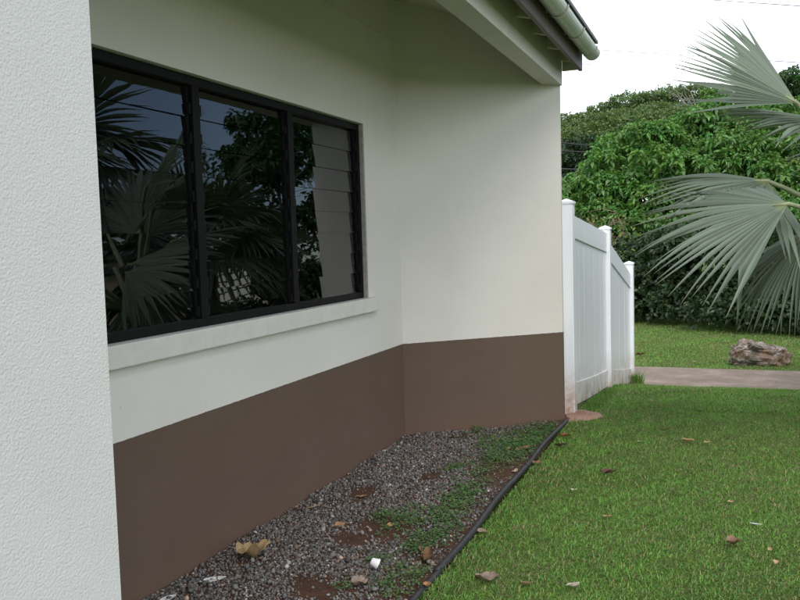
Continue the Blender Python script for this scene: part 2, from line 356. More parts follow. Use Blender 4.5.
bm = bmesh.new(); add_prism(bm, [(1.15, 1.43), (0.0, 0.28), (-0.2, 0.28), (-0.2, 0.1), (0.95, 0.1), (0.95, -6.0), (1.15, -6.0)], -0.3, lambda x, y: roof_z(x, y) + 0.03)
o = link('near_wall', bm_mesh('near_wall', bm), M_wall_near, house); o['label'] = 'near white coarse stucco wall corner'
bm = bmesh.new(); add_box(bm, (-6, 6.9, -0.3), (-0.16, 7.113, 3.3)); add_box(bm, (-6, -6, -0.3), (-5.8, 6.89, 3.3)); add_box(bm, (-5.79, -6, -0.3), (0.94, -5.8, 3.2))
link('back_wall', bm_mesh('back_wall', bm), M_wall, house)
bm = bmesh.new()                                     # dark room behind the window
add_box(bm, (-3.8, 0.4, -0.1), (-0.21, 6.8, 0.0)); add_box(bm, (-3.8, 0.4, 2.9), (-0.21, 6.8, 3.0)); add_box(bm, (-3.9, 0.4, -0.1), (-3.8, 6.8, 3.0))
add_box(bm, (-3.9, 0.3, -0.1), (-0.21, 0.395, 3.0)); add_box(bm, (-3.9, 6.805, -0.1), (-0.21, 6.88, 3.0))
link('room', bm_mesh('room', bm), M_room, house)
# faint rendered ledge high on the window wall
box_obj('wall_ledge', (-0.01, 0.4, 3.150), (0.006, CY - 0.002, 3.164), M_cream, house, 0.002)
# ceiling and roof
bm = bmesh.new(); add_prism(bm, [(1.40, -6.4), (1.40, 7.125), (-2.8, 7.125), (-2.8, -6.4)], roof_z, lambda x, y: roof_z(x, y) + 0.02)
link('ceiling_boards', bm_mesh('ceiling_boards', bm), M_cream, house)
bm = bmesh.new(); add_prism(bm, [(1.418, -6.4), (1.418, 7.14), (-2.8, 7.14), (-2.8, -6.4)], lambda x, y: roof_z(x, y) + 0.03, lambda x, y: roof_z(x, y) + 0.055)
add_prism(bm, [(-2.8, -6.4), (-2.8, 7.14), (-6.5, 7.14), (-6.5, -6.4)], lambda x, y: 4.126 + 0.22 * (x + 2.8), lambda x, y: 4.151 + 0.22 * (x + 2.8))
link('roof', bm_mesh('roof', bm), M_roof, house)
box_obj('ceiling_batten', (0.52, 0.4, 3.335), (0.545, 6.5, 3.372), M_cream, house, 0.003)
bm = bmesh.new(); add_prism(bm, [(0.975, 1.2), (1.122, 1.2), (1.122, 7.088), (0.975, 7.088)], 2.876, lambda x, y: roof_z(x, y) + 0.01)
me = bm_mesh('beam', bm); link('beam', me, M_cream, house)
fas = box_obj('fascia_board', (1.262, -6.3, 2.983), (1.292, 7.10, 3.205), M_fascia, house, 0.003)
box_obj('barge_board', (1.124, 7.078, 2.995), (1.260, 7.102, 3.20), M_cream, house, 0.002)
for i, yy in enumerate(np.arange(6.98 - 0.5 * 22, 6.99, 0.5)):
    bm = bmesh.new(); poly = [(1.1, yy - 0.022), (1.262, yy - 0.022), (1.262, yy + 0.022), (1.1, yy + 0.022)]
    add_prism(bm, poly, lambda x, y: roof_z(x, y) - 0.168, lambda x, y: roof_z(x, y) - 0.001); link('rafter_tail', bm_mesh('rafter_tail', bm), M_cream, house)
# half-round gutter with straps
a = np.linspace(-math.pi, 0, 13); R = 0.068; gc = (1.368, 3.135)
prof = [(gc[0] + R * math.cos(t), gc[1] + R * math.sin(t)) for t in a] + [(gc[0] + (R - 0.006) * math.cos(t), gc[1] + (R - 0.006) * math.sin(t)) for t in a[::-1]]
bm = bmesh.new(); va = [bm.verts.new((x, -6.3, z)) for x, z in prof]; vb = [bm.verts.new((x, 7.135, z)) for x, z in prof]
for i in range(len(prof)): bm.faces.new((va[i], va[(i + 1) % len(prof)], vb[(i + 1) % len(prof)], vb[i]))
ca = [bm.verts.new((gc[0] + R * 0.99 * math.cos(t), 7.128, gc[1] + R * 0.99 * math.sin(t))) for t in a]; bm.faces.new(ca)
bm.faces.new(va)
gut = link('gutter', bm_mesh('gutter', bm), M_gutter, house, smooth=False)
for yy in np.arange(6.93, -5.0, -0.66):
    bm = bmesh.new(); pr = [(gc[0] + (R + 0.008) * math.cos(t), gc[1] + (R + 0.008) * math.sin(t)) for t in a] + [(gc[0] + (R + .0005) * math.cos(t), gc[1] + (R + .0005) * math.sin(t)) for t in a[::-1]]
    v1 = [bm.verts.new((x, yy - 0.014, z)) for x, z in pr]; v2 = [bm.verts.new((x, yy + 0.014, z)) for x, z in pr]
    n_ = len(pr)
    for i in range(n_): bm.faces.new((v1[i], v1[(i + 1) % n_], v2[(i + 1) % n_], v2[i]))
    add_box(bm, (1.293, yy - 0.013, 3.10), (1.304, yy + 0.013, 3.16))
    link('strap', bm_mesh('strap', bm), M_sill, gut)

# window
fx0, fx1 = -0.10, -0.035
win = empty('window', (fx1, 4, WB), None, None); win.parent = house; win.location = Vector((fx1, 4, WB)) - wl(house)
def wbox(name, lo, hi, mat, par=win, bev=0.003): return box_obj(name, lo, hi, mat, par, bev)
fw = 0.042
wbox('frame', (fx0, W0 + .002, WT - fw - .004), (fx1, W1 - .002, WT - .004), M_frame); wbox('frame', (fx0, W0 + .002, WB + .004), (fx1, W1 - .002, WB + .004 + fw), M_frame)
wbox('frame', (fx0, W0 + .002, WB + fw + .005), (fx1, W0 + fw, WT - fw - .005), M_frame); wbox('frame', (fx0, W1 - fw, WB + fw + .005), (fx1, W1 - .002, WT - fw - .005), M_frame)
bounds = [W0 + fw, 3.475, 4.425, W1 - fw]
for m_ in bounds[1:3]:
    wbox('mullion', (fx0 + .003, m_ - 0.030, WB + fw + .005), (fx1 + .004, m_ + 0.030, WT - fw - .005), M_frame)
NL = 8; z0 = WB + fw + .008; z1 = WT - fw - .008; ph = (z1 - z0) / NL
pane_me = {}
for bi in range(3):
    ya = bounds[bi] + (0.034 if bi else 0.004); yb = bounds[bi + 1] - (0.034 if bi < 2 else 0.004)
    for sy in (ya + 0.008, yb - 0.008):
        bm = bmesh.new(); add_box(bm, (fx0 + .012, sy - .007, z0), (fx1 - .018, sy + .007, z1))
        for k in range(NL):
            zc = z0 + (k + 0.5) * ph; add_box(bm, (fx1 - .017, sy - .009, zc - ph * 0.46), (fx1 - .004, sy + .009, zc - ph * 0.1))
        link('louvre_clips', bm_mesh('louvre_clips', bm), M_frame, win)
    bm = bmesh.new(); hy = (yb - ya) / 2 - 0.017; hh = ph / 2 + 0.007
    add_box(bm, (-0.0025, -hy, -hh), (0.0025, hy, hh))
    bmesh.ops.rotate(bm, verts=bm.verts, cent=(0, 0, 0), matrix=Matrix.Rotation(math.radians(-3.6), 3, 'Y'))
    pm = bm_mesh('pane', bm)
    for k in range(NL):
        link('pane', pm, M_glass, win, origin=(fx1 - .030, (ya + yb) / 2, z0 + (k + .5) * ph)).rotation_euler = (0, math.radians(random.uniform(-.55, .55)), math.radians(random.uniform(-.2, .2)))
# plaster reveal strip and sill
wbox('reveal', (-0.033, W1 - .016, WB + .004), (-0.001, W1 - .001, WT - .002), M_caulk)
s = wbox('sill', (-0.034, W0 - 0.12, WB - 0.098), (0.042, W1 + 0.10, WB + 0.003), M_sill, win, 0.006)

# ------------------------------------------------------------------ fence
fence = empty('privacy_fence', (1.09, 7.36, 0), 'white vinyl privacy fence stepping down the slope from the house corner', 'fence')
posts = [(7.385, 1.925), (9.875, 1.705), (12.38, 1.205)]
for (py, pz) in posts:
    zb = float(np.interp(py, GY, GZ)) - 0.12; hw = 0.062
    p_ = box_obj('post', (1.09 - hw, py - hw, zb), (1.09 + hw, py + hw, pz - 0.03), M_vinyl, fence, 0.006)
    bm = bmesh.new(); q = hw + 0.008
    add_box(bm, (1.09 - q, py - q, pz - 0.038), (1.09 + q, py + q, pz - 0.016), 0.003)
    vs = [bm.verts.new((1.09 + a_ * q * .93, py + b_ * q * .93, pz - 0.015)) for a_, b_ in ((-1, -1), (1, -1), (1, 1), (-1, 1))]; tp = bm.verts.new((1.09, py, pz + 0.012))
    for i in range(4): bm.faces.new((vs[i], vs[(i + 1) % 4], tp))
    bm.faces.new(vs[::-1])
    link('cap', bm_mesh('cap', bm), M_vinyl, p_)
def raked(name, y0, y1, fb, ft, x0, x1, sag=0.0, n=8):
    bm = bmesh.new(); ys = np.linspace(y0, y1, n); rows = []
    for y in ys:
        t = (y - y0) / (y1 - y0); b_ = fb[0] + (fb[1] - fb[0]) * t - sag * math.sin(math.pi * t); u_ = ft[0] + (ft[1] - ft[0]) * t - sag * math.sin(math.pi * t)
        rows.append([bm.verts.new(c) for c in ((x0, y, b_), (x1, y, b_), (x1, y, u_), (x0, y, u_))])
    for r0, r1 in zip(rows, rows[1:]):
        for i in range(4): bm.faces.new((r0[i], r0[(i + 1) % 4], r1[(i + 1) % 4], r1[i]))
    bm.faces.new(rows[0]); bm.faces.new(rows[-1][::-1])
    return link(name, bm_mesh(name, bm), M_vinyl, fence)
pan = [dict(y=(7.385, 9.875), top=(1.80, 1.625), topb=(1.60, 1.405), bt=(0.262, 0.015), bb=(0.055, -0.175)),
       dict(y=(9.875, 12.38), top=(1.54, 1.03), topb=(1.33, 0.83), bt=(0.0, -0.36), bb=(-0.19, -0.56))]
for P in pan:
    y0, y1 = P['y'][0] + 0.060, P['y'][1] - 0.060
    raked('top_rail', y0, y1, P['topb'], P['top'], 1.09 - 0.026, 1.09 + 0.026)
    raked('bottom_rail', y0, y1, P['bb'], P['bt'], 1.09 - 0.026, 1.09 + 0.026, 0.012)
    nb = 15; wv = (y1 - y0 - 0.01) / nb
    for i in range(nb):
        a_ = y0 + 0.005 + i * wv; b_ = a_ + wv - 0.003
        f = lambda pr, y: pr[0] + (pr[1] - pr[0]) * (y - y0) / (y1 - y0)
        raked('board', a_, b_, (f(P['bt'], a_) - 0.03, f(P['bt'], b_) - 0.03), (f(P['topb'], a_) + 0.02 - .03, f(P['topb'], b_) + 0.02 - .03), 1.09 - 0.011, 1.09 + 0.011 + random.uniform(-.0015, .0015), n=2)

# stained concrete footing at the first post
c = on_z(579, 421, 0.0); V = []; Fq = []
rr_ = [0, 0.06, 0.12, 0.165, 0.20]; zz_ = [0.035, 0.034, 0.028, 0.014, -0.03]; ns = 20
for i, (r_, z_) in enumerate(zip(rr_, zz_)):
    for j in range(ns):
        t = 2 * math.pi * j / ns; k_ = 1 + 0.10 * math.sin(3 * t + 1) + 0.06 * math.sin(5 * t)
        V.append((c[0] - 0.02 + r_ * k_ * 0.95 * math.cos(t), 7.32 + r_ * k_ * 1.35 * math.sin(t), z_ - 0.012 + 0.003 * math.sin(7 * t + i)))
for i in range(len(rr_) - 1):
    for j in range(ns): Fq.append((i * ns + j, i * ns + (j + 1) % ns, (i + 1) * ns + (j + 1) % ns, (i + 1) * ns + j))
tag(link('post_footing', fast_mesh('post_footing', V, Fq, smooth=True), M_foot), 'reddish soil stained concrete footing at the foot of the first fence post', 'footing')

# ------------------------------------------------------------------ lawn edging pipe
ed = empty('lawn_edging', (1.13, 5, 0), 'long black plastic edging pipe between gravel bed and lawn', 'edging')
def edge_x(y): return 1.128 + 0.010 * math.sin(y * 1.9) + 0.006 * math.sin(y * 4.7 + 1)
brk = [1.2, 3.62, 5.55, 6.98]
for a_, b_ in zip(brk, brk[1:]):
    ys = np.linspace(a_ + 0.006, b_ - 0.006, 26); off = random.uniform(-.008, .008)
    pts = [(edge_x(y) + off, y, 0.016 + 0.006 * math.sin(y * 3.1)) for y in ys]
    V, Fq = tube_np(pts, 0.0185, 10); link('pipe_length', fast_mesh('pipe_length', V, Fq, smooth=True), M_black, ed)
    y = b_
    if b_ < 6.5:
        V, Fq = tube_np([(edge_x(y) - .002, y - .02, .016), (edge_x(y) - .002, y + .02, .016)], 0.0178, 10); link('joint', fast_mesh('joint', V, Fq, smooth=True), M_black, ed)

# ------------------------------------------------------------------ scattered ground cover
rng = np.random.default_rng(11)
def px_pts(lst, z=0.0): return [(on_z(x, y, z)[0], on_z(x, y, z)[1], rx, ry) for x, y, rx, ry in lst]
soil_patches = px_pts([(382, 528, .16, .20), (318, 592, .10, .12), (495, 471, .14, .28), (362, 494, .10, .12), (432, 478, .06, .14), (300, 585, .05, .08), (352, 540, .10, .1)])
weed_patches = px_pts([(412, 522, .12, .16, ), (440, 532, .10, .20), (385, 516, .05, .06), (408, 580, .10, .12), (392, 590, .09, .09), (380, 562, .05, .05), (418, 548, .07, .10),
                       (470, 490, .09, .30), (455, 505, .10, .2), (500, 462, .10, .20), (510, 447, .22, .25), (535, 437, .22, .22), (475, 433, .05, .14), (548, 430, .15, .15), (455, 470, .06, .12), (520, 452, .1, .2), (345, 590, .03, .04)])
def patch_val(x, y, patches):
    v = np.zeros_like(x)
    for (cx, cy, rx, ry) in patches:
        d = ((x - cx) / rx) ** 2 + ((y - cy) / ry) ** 2; v = np.maximum(v, np.exp(-d * 0.9))
    return v
def ico():
    bm = bmesh.new(); bmesh.ops.create_icosphere(bm, subdivisions=1, radius=1.0)
    V = np.array([v.co[:] for v in bm.verts]); Fa = np.array([[v.index for v in f.verts] for f in bm.faces]); bm.free(); return V, Fa
IV, IF = ico()
def rot_mats(n, rng):
    q = rng.normal(size=(n, 4)); q /= np.linalg.norm(q, axis=1)[:, None]; w_, x, y, z = q.T
    return np.stack([np.stack([1 - 2 * (y * y + z * z), 2 * (x * y - z * w_), 2 * (x * z + y * w_)], -1), np.stack([2 * (x * y + z * w_), 1 - 2 * (x * x + z * z), 2 * (y * z - x * w_)], -1), np.stack([2 * (x * z - y * w_), 2 * (y * z + x * w_), 1 - 2 * (x * x + y * y)], -1)], 1)
def stones(n, rng):
    x = rng.uniform(0.005, 1.10, n); y = 2.2 + (rng.random(n) ** 1.15) * 4.8
    lim = np.where(y > CY, (y - CY) * 1.11 + 0.01, 0.0)
    keep = (x > lim)
    pv = patch_val(x, y, soil_patches); wv = patch_val(x, y, weed_patches)
    edge = np.clip((x - 0.85) / 0.25, 0, 1) * 0.55
    nzv = 0.5 + 0.5 * np.sin(6 * x + 2.3 * y) * np.sin(4.4 * y - 3 * x)
    keep &= rng.random(n) > np.clip(pv * 1.25 + wv * 0.35 + edge + 0.15 * nzv + np.clip((y - 6.0) * .35, 0, .6), 0, 0.97)
    x, y = x[keep], y[keep]; n = len(x)
    s = rng.uniform(0.0035, 0.0085, n) * (1 + 0.7 * (rng.random(n) < 0.08))
    sc = s[:, None] * rng.uniform(0.6, 1.25, (n, 3)); R = rot_mats(n, rng)
    V = IV[None] * sc[:, None, :] * rng.uniform(0.62, 1.25, (n, 12, 1))
    V = np.einsum('nij,nkj->nki', R, V)
    z = bed_z(x, y) + s * rng.uniform(-0.2, 1.3, n)
    V += np.stack([x, y, z], -1)[:, None]
    Fa = IF[None] + (np.arange(n) * 12)[:, None, None]
    g_ = rng.uniform(0.05, 0.20, n) ** 1.0 + (rng.random(n) < .06) * rng.uniform(0.1, .3, n)
    c = np.stack([g_ * 1.10, g_ * 1.02, g_ * 0.93], -1)
    t = rng.random(n); c[t < .12] *= (1.15, .85, .68); c[t > .82] *= (.94, .99, 1.06)
    return V.reshape(-1, 3), Fa.reshape(-1, 3), np.repeat(c, 12, 0)
V, Fa, C = stones(45000, rng)
tag(link('gravel', fast_mesh('gravel', V, Fa, C), M_stone), 'loose grey gravel along the brown base of the house wall', 'gravel', kind='stuff')

def blades(x, y, z, hgt, wid, lean, rng, colors):
    n = len(x); a = rng.uniform(0, 2 * math.pi, n); dx, dy = np.cos(a), np.sin(a)
    th = rng.uniform(0, 2 * math.pi, n) ; sx, sy = -np.sin(a + th * .15), np.cos(a + th * .15)
    ln = lean; h = hgt
    p0 = np.stack([x, y, z - 0.004], -1); side = np.stack([sx, sy, np.zeros(n)], -1) * (wid / 2)[:, None]
    m = p0 + np.stack([dx * np.sin(ln * .6), dy * np.sin(ln * .6), np.cos(ln * .6)], -1) * (h * .55)[:, None]
    t = m + np.stack([dx * np.sin(ln * 1.3), dy * np.sin(ln * 1.3), np.cos(ln * 1.3)], -1) * (h * .45)[:, None]
    V = np.stack([p0 - side, p0 + side, m + side * .85, m - side * .85, t], 1)
    o = (np.arange(n) * 5)[:, None, None]
    F4 = np.array([[0, 1, 2, 3]])[None] + o
    F3 = np.array([[3, 2, 4, 4]])[None] + o
    # two triangles for the lower quad and one for the tip
    T = np.concatenate([np.array([[0, 1, 2], [0, 2, 3], [3, 2, 4]])[None] + o], 1)
    return V.reshape(-1, 3), T.reshape(-1, 3), np.repeat(colors, 5, 0)
def lowfreq(x, y, s, ph=0.0):
    return (np.sin(x * s + 1.3 * np.sin(y * s * .7 + ph)) * np.cos(y * s * .9 + ph * 2 + np.sin(x * s * .8)) + np.sin(x * s * 2.1 - y * s * 1.7 + ph) * .5) / 1.5
def grass_cols(x, y, rng, dry=.10):
    n = len(x); v = lowfreq(x, y, 2.1, .4) * .35 + lowfreq(x, y, 5.3, 1.9) * .35 + lowfreq(x, y, 17.0, .9) * .6
    b = rng.uniform(.65, 1.3, n) * (1 + .30 * v)
    c = np.stack([0.122 * b * rng.uniform(.8, 1.25, n), 0.258 * b, 0.052 * b * rng.uniform(.7, 1.3, n)], -1)
    yl = rng.random(n) < .22; c[yl] *= (1.45, 1.12, 1.15)
    d = rng.random(n) < np.clip(dry * (1.15 - 2.2 * v), .02, .55); k_ = rng.uniform(.6, 1.15, n)
    c[d] = (np.array([0.36, 0.30, 0.17])[None] * k_[:, None])[d]
    return c
parts = []
def lawn(n, x0, x1, y0, y1, h, wd, rng, lean=(.55, 1.6), ypow=1.0, dry=.1, mask=None):
    x = rng.uniform(x0, x1, n); y = y0 + (y1 - y0) * rng.random(n) ** ypow
    k_ = rng.random(n) < .82 + .3 * lowfreq(x, y, 9.0, .7)
    if mask is not None: k_ &= mask(x, y)
    x, y = x[k_], y[k_]; n = len(x)
    hh = h * rng.uniform(.55, 1.25, n) * (1 + .22 * lowfreq(x, y, 6.1, .2))
    return blades(x, y, gz(x, y), hh, wd * rng.uniform(.7, 1.2, n), rng.uniform(*lean, n), rng, grass_cols(x, y, rng, dry))
edge_mask = lambda x, y: (x > 1.152 + np.where((y > 7.1), -.05, 0)) & ~(((x - 1.13) / .2) ** 2 + ((y - 7.32) / .26) ** 2 < 1)
parts.append(lawn(215000, 1.10, 3.4, 2.6, 9.0, .030, .0044, rng, ypow=1.25, mask=edge_mask))
parts.append(lawn(70000, 1.08, 3.6, 8.0, 12.34, .046, .006, rng, mask=edge_mask))
parts.append(lawn(40000, 3.3, 6.5, 1.5, 12.3, .045, .007, rng))
parts.append(lawn(110000, -1.0, 6.5, 14.14, 22.5, .045, .011, rng, dry=.16))
V = np.concatenate([p[0] for p in parts]); C = np.concatenate([p[2] for p in parts]); o = 0; Fs = []
for p in parts: Fs.append(p[1] + o); o += len(p[0])
tag(link('lawn_grass', fast_mesh('lawn_grass', V, np.concatenate(Fs), C), M_grass), 'short green lawn grass with dry tan blades', 'grass', kind='stuff')

def quads_leaf(base, dirv, nrm, ln, wd, fold, colors, droop=0.0):
    """diamond leaves folded along the midrib; returns one triangle each side"""
    n = len(base); side = np.cross(dirv, nrm); side /= np.linalg.norm(side, axis=1)[:, None] + 1e-9
    nn = np.cross(side, dirv)
    mid = base + dirv * (ln * .5)[:, None]; tip = base + dirv * ln[:, None]; tip[:, 2] -= droop * ln; mid[:, 2] -= droop * .25 * ln
    Lf = mid + side * (wd / 2)[:, None] + nn * (fold * wd)[:, None]; Rt = mid - side * (wd / 2)[:, None] + nn * (fold * wd)[:, None]
    V = np.stack([base, Lf, tip, Rt], 1); o = (np.arange(n) * 4)[:, None, None]
    T = np.array([[0, 2, 1], [0, 3, 2]])[None] + o
    return V.reshape(-1, 3), T.reshape(-1, 3), np.repeat(colors, 4, 0)
def unit(v): return v / (np.linalg.norm(v, axis=-1, keepdims=True) + 1e-9)

# weeds creeping over the gravel
def weeds(rng):
    bx_, by_ = [], []
    for (cx, cy, rx, ry) in weed_patches:
        m = int(27000 * rx * ry); m = max(m, 40)
        bx_.append(cx + rng.normal(0, rx * .75, m)); by_.append(cy + rng.normal(0, ry * .75, m))
    x = np.concatenate(bx_); y = np.concatenate(by_)
    k_ = (x > np.where(y > CY, (y - CY) * 1.11 + .02, .02)) & (x < 1.105) & (y < 7.05); x, y = x[k_], y[k_]; n = len(x)
    k_ = rng.random(n) < .62 + .6 * lowfreq(x, y, 16.0, .3); x, y = x[k_], y[k_]; n = len(x)
    hh = rng.uniform(.006, .034, n); base = np.stack([x, y, bed_z(x, y) + hh], -1)
    P = []
    for j in range(3):
        d = unit(np.stack([rng.normal(size=n), rng.normal(size=n), rng.uniform(-.2, .5, n)], -1)); nr = unit(np.stack([rng.normal(0, .4, n), rng.normal(0, .4, n), np.ones(n)], -1))
        b = rng.uniform(.7, 1.3, n); c = np.stack([.085 * b, .17 * b, .055 * b], -1); yl = rng.random(n) < .1; c[yl] *= (1.9, 1.3, 1.1)
        P.append(quads_leaf(base + rng.normal(0, .004, (n, 3)), d, nr, rng.uniform(.009, .019, n), rng.uniform(.007, .012, n), .12, c))
    # stems
    V = np.concatenate([p[0] for p in P]); o = 0; Fs = []
    for p in P: Fs.append(p[1] + o); o += len(p[0])
    return V, np.concatenate(Fs), np.concatenate([p[2] for p in P])
V, Fa, C = weeds(rng)
tag(link('creeping_weeds', fast_mesh('creeping_weeds', V, Fa, C), M_grass), 'low green weeds creeping over the gravel beside the edging', 'weeds', kind='stuff')
# taller weeds against the fence foot
def tuft(name, cx, cy, rx, ry, n, h, label, rng, wd=.006):
    x = cx + rng.normal(0, rx, n); y = cy + rng.normal(0, ry, n); k_ = x > 1.16; x, y = x[k_], y[k_]; n = len(x)
    V, T, C = blades(x, y, gz(x, y), h * rng.uniform(.4, 1.2, n), wd * rng.uniform(.7, 1.3, n), rng.uniform(.1, 1.0, n), rng, grass_cols(x, y, rng, .02) * .85)
    return tag(link(name, fast_mesh(name, V, T, C), M_grass), label, 'grass tuft')
tuft('grass_tuft', 1.2, 12.2, .035, .10, 260, .24, 'tall grass tuft at the foot of the last fence post', rng, .012)
tuft('grass_tuft', 1.20, 8.6, .04, .55, 1500, .075, 'band of longer grass along the first fence panel', rng)

# ------------------------------------------------------------------ litter: leaves, petals, a cup
def dead_leaf(name, px, ln, wd, colr, label, ang, curl=.5, crumple=.15, lobes=0, lift=0.0, cat='leaf', mat=None, seed=0, tilt=0.0):
    r = np.random.default_rng(seed + 100); z0 = 0.0
    p = on_z(px[0], px[1], .01); inbed = p[0] < 1.10 and p[1] < 7.1
    gzv = float(bed_z(p[0], p[1])) + .008 if inbed else float(gz(p[0], p[1])) + .020
    p = on_z(px[0], px[1], gzv + .01)
    if p[1] > 7.4:
        for _ in range(30): p = on_z(px[0], px[1], float(gz(p[0], p[1])) + .03)
        gzv = float(gz(p[0], p[1])) + .018
    nu, nv = 11, 7; V = []; Fq = []
    for i in range(nu):
        u = i / (nu - 1); wprof = math.sin(math.pi * min(1, (u * .96 + .02)) ** .85) ** .8
        if lobes: wprof *= 0.72 + .28 * abs(math.cos(u * math.pi * (lobes + .5))) ** .6
        for j in range(nv):
            v = (j / (nv - 1) - .5) * 2; xx = (u - .5) * ln; yy = v * wprof * wd / 2
            zz = curl * wd * .5 * v * v * wprof + curl * ln * .35 * (u - .45) ** 2 * 2 + crumple * wd * (mnoise.noise(Vector((u * 3 + seed, v * 1.6, seed * .37))))
            V.append((xx, yy, zz))
    for i in range(nu - 1):
        for j in range(nv - 1): Fq.append((i * nv + j, (i + 1) * nv + j, (i + 1) * nv + j + 1, i * nv + j + 1))
    V = np.array(V)
    ct, st = math.cos(tilt), math.sin(tilt); V = np.stack([V[:, 0], V[:, 1] * ct - V[:, 2] * st, V[:, 1] * st + V[:, 2] * ct], -1)
    V[:, 2] -= V[:, 2].min()
    # little stalk
    a = math.radians(ang); Rz = np.array([[math.cos(a), -math.sin(a), 0], [math.sin(a), math.cos(a), 0], [0, 0, 1]]); V = V @ Rz.T
    nzv = np.array([mnoise.noise(Vector((v[0] * 60 + seed, v[1] * 60, v[2] * 60))) for v in V]); C = np.array(colr)[None] * (1 + .35 * nzv[:, None])
    rim = np.abs(np.tile(np.linspace(-1, 1, nv), nu)); C = C * (1 - .18 * (rim < .1))[:, None]
    me = fast_mesh(name, V, Fq, np.clip(C, .01, .95), smooth=True)
    return tag(link(name, me, mat or M_debris, None, (p[0], p[1], gzv + lift)), label, cat)
tan = (.36, .25, .13); brn = (.19, .105, .06); dbr = (.07, .042, .03); gbr = (.27, .20, .16); orr = (.34, .18, .08); whi = (.66, .65, .62); rbr = (.20, .075, .04)
LV = [
 ((254, 556), .15, .10, tan, 'large curled tan dead leaf on the gravel by the wall', 35, .75, .45, 2),
 ((213, 578), .105, .032, whi, 'white petal lying on gravel below the large tan leaf', 25, .15, .05, 0),
 ((168, 597), .07, .03, whi, 'white scrap at the foot of the brown wall, at the bottom edge', 50, .2, .1, 0),
 ((360, 583), .065, .05, gbr, 'crumpled brown leaf on gravel just below the white cup', 10, .7, .4, 1),
 ((427, 558), .085, .06, brn, 'crumpled brown leaf leaning on the gravel side of the black pipe', 70, .8, .5, 2),
 ((423, 549), .055, .04, (.25, .14, .09), 'reddish brown leaf just above the crumpled leaf beside the pipe', 120, .5, .4, 0),
 ((427, 583), .042, .03, orr, 'small orange brown leaf on the lawn side of the pipe joint', 95, .25, .2, 0),
 ((487, 578), .095, .05, gbr, 'large grey brown curled leaf on the lawn near the pipe', -20, .8, .5, 2),
 ((482, 530), .07, .025, (.33, .25, .19), 'narrow pale brown leaf on the lawn close to the pipe', -40, .5, .3, 0),
 ((572, 585), .06, .022, (.48, .42, .34), 'small pale forked leaf on the lawn at the bottom edge', 10, .5, .5, 2),
 ((527, 582), .07, .02, (.22, .15, .08), 'thin brown leaf sunk in the grass left of the pale forked leaf', 5, .3, .3, 0),
 ((607, 515), .045, .026, tan, 'small tan leaf alone in the middle of the near lawn', -5, .4, .2, 0),
 ((573, 489), .045, .02, (.6, .57, .5), 'whitish scrap on the lawn below the reddish footing', -50, .5, .4, 0),
 ((608, 472), .085, .04, (.13, .065, .05), 'dark reddish brown curled leaf on the lawn', -8, .9, .4, 0),
 ((688, 440), .075, .038, tan, 'tan curled leaf in the middle of the lawn', -25, .7, .3, 0),
 ((707, 442), .05, .025, (.38, .28, .12), 'small tan leaf right beside the larger tan leaf', 20, .4, .3, 0),
 ((640, 440), .03, .015, whi, 'tiny white scrap on the lawn left of the tan leaf', 0, .3, .2, 0),
 ((666, 428), .05, .03, (.16, .10, .06), 'small brown leaf on the lawn behind the tan leaf', 60, .5, .3, 0),
 ((733, 543), .065, .04, (.22, .14, .09), 'brown crumpled leaf on the lower right lawn', 15, .8, .5, 1),
 ((756, 522), .055, .012, (.55, .56, .55), 'white sliver on the lower right lawn', -30, .1, .05, 0),
 ((776, 561), .03, .02, (.42, .28, .16), 'small orange tan leaf near the lower right corner', 40, .4, .3, 0),
 ((731, 501), .035, .02, (.40, .26, .17), 'small pinkish leaf on the lawn above the brown crumpled leaf', 10, .3, .3, 0),
 ((770, 548), .035, .018, (.36, .25, .14), 'tiny tan leaf on the lawn below the white sliver', 70, .3, .3, 0),
 ((565, 435), .08, .035, rbr, 'reddish brown leaf on the grass just below the footing', -20, .5, .3, 0),
 ((561, 445), .08, .04, dbr, 'dark brown leaf on the grass beside the far end of the pipe', 10, .5, .4, 0),
 ((458, 436), .20, .035, (.30, .20, .14), 'long strip of brown bark on gravel against the brown wall', 12, .25, .25, 0),
 ((523, 449), .11, .045, brn, 'brown leaf on weeds near the far end of the pipe', 30, .6, .4, 0),
 ((508, 448), .08, .02, (.5, .40, .24), 'thin straw coloured leaf on weeds near the far wall', 60, .4, .4, 0),
 ((390, 524), .035, .025, (.48, .28, .12), 'small orange leaf at the edge of the green weeds', 20, .3, .2, 0),
 ((340, 524), .05, .03, (.36, .2, .11), 'small orange brown leaf in the middle of the gravel', 15, .4, .3, 0),
 ((362, 495), .06, .025, (.34, .21, .11), 'orange brown chip on gravel away from the weeds', 5, .3, .3, 0),
 ((312, 506), .075, .02, (.36, .26, .15), 'thin tan chip at the foot of the brown wall', 40, .3, .2, 0),
 ((515, 470), .05, .03, (.42, .34, .26), 'pale leaf against the gravel side of the pipe', 50, .5, .4, 0),
 ((537, 462), .06, .03, (.24, .14, .09), 'brown leaf against the lawn side of the pipe', -30, .5, .4, 0),
 ((640, 354), .16, .08, rbr, 'reddish brown leaf on the far lawn beside the last fence post', 0, .4, .3, 0),
]
for i, (px, ln, wd, cc, lb, an, cu, crm, lo) in enumerate(LV):
    white = cc == whi
    nm = 'petal' if 'petal' in lb else ('paper_scrap' if 'scrap' in lb else ('bark_strip' if 'bark' in lb else ('bark_chip' if 'chip' in lb else ('feather' if 'sliver' in lb else 'dead_leaf'))))
    dead_leaf(nm, px, ln * 1.2, wd * 1.25, cc, lb, an + 20, cu, crm, lo, cat=nm.replace('_', ' ').replace('dead ', ''), seed=i, tilt=random.uniform(-.25, .25))
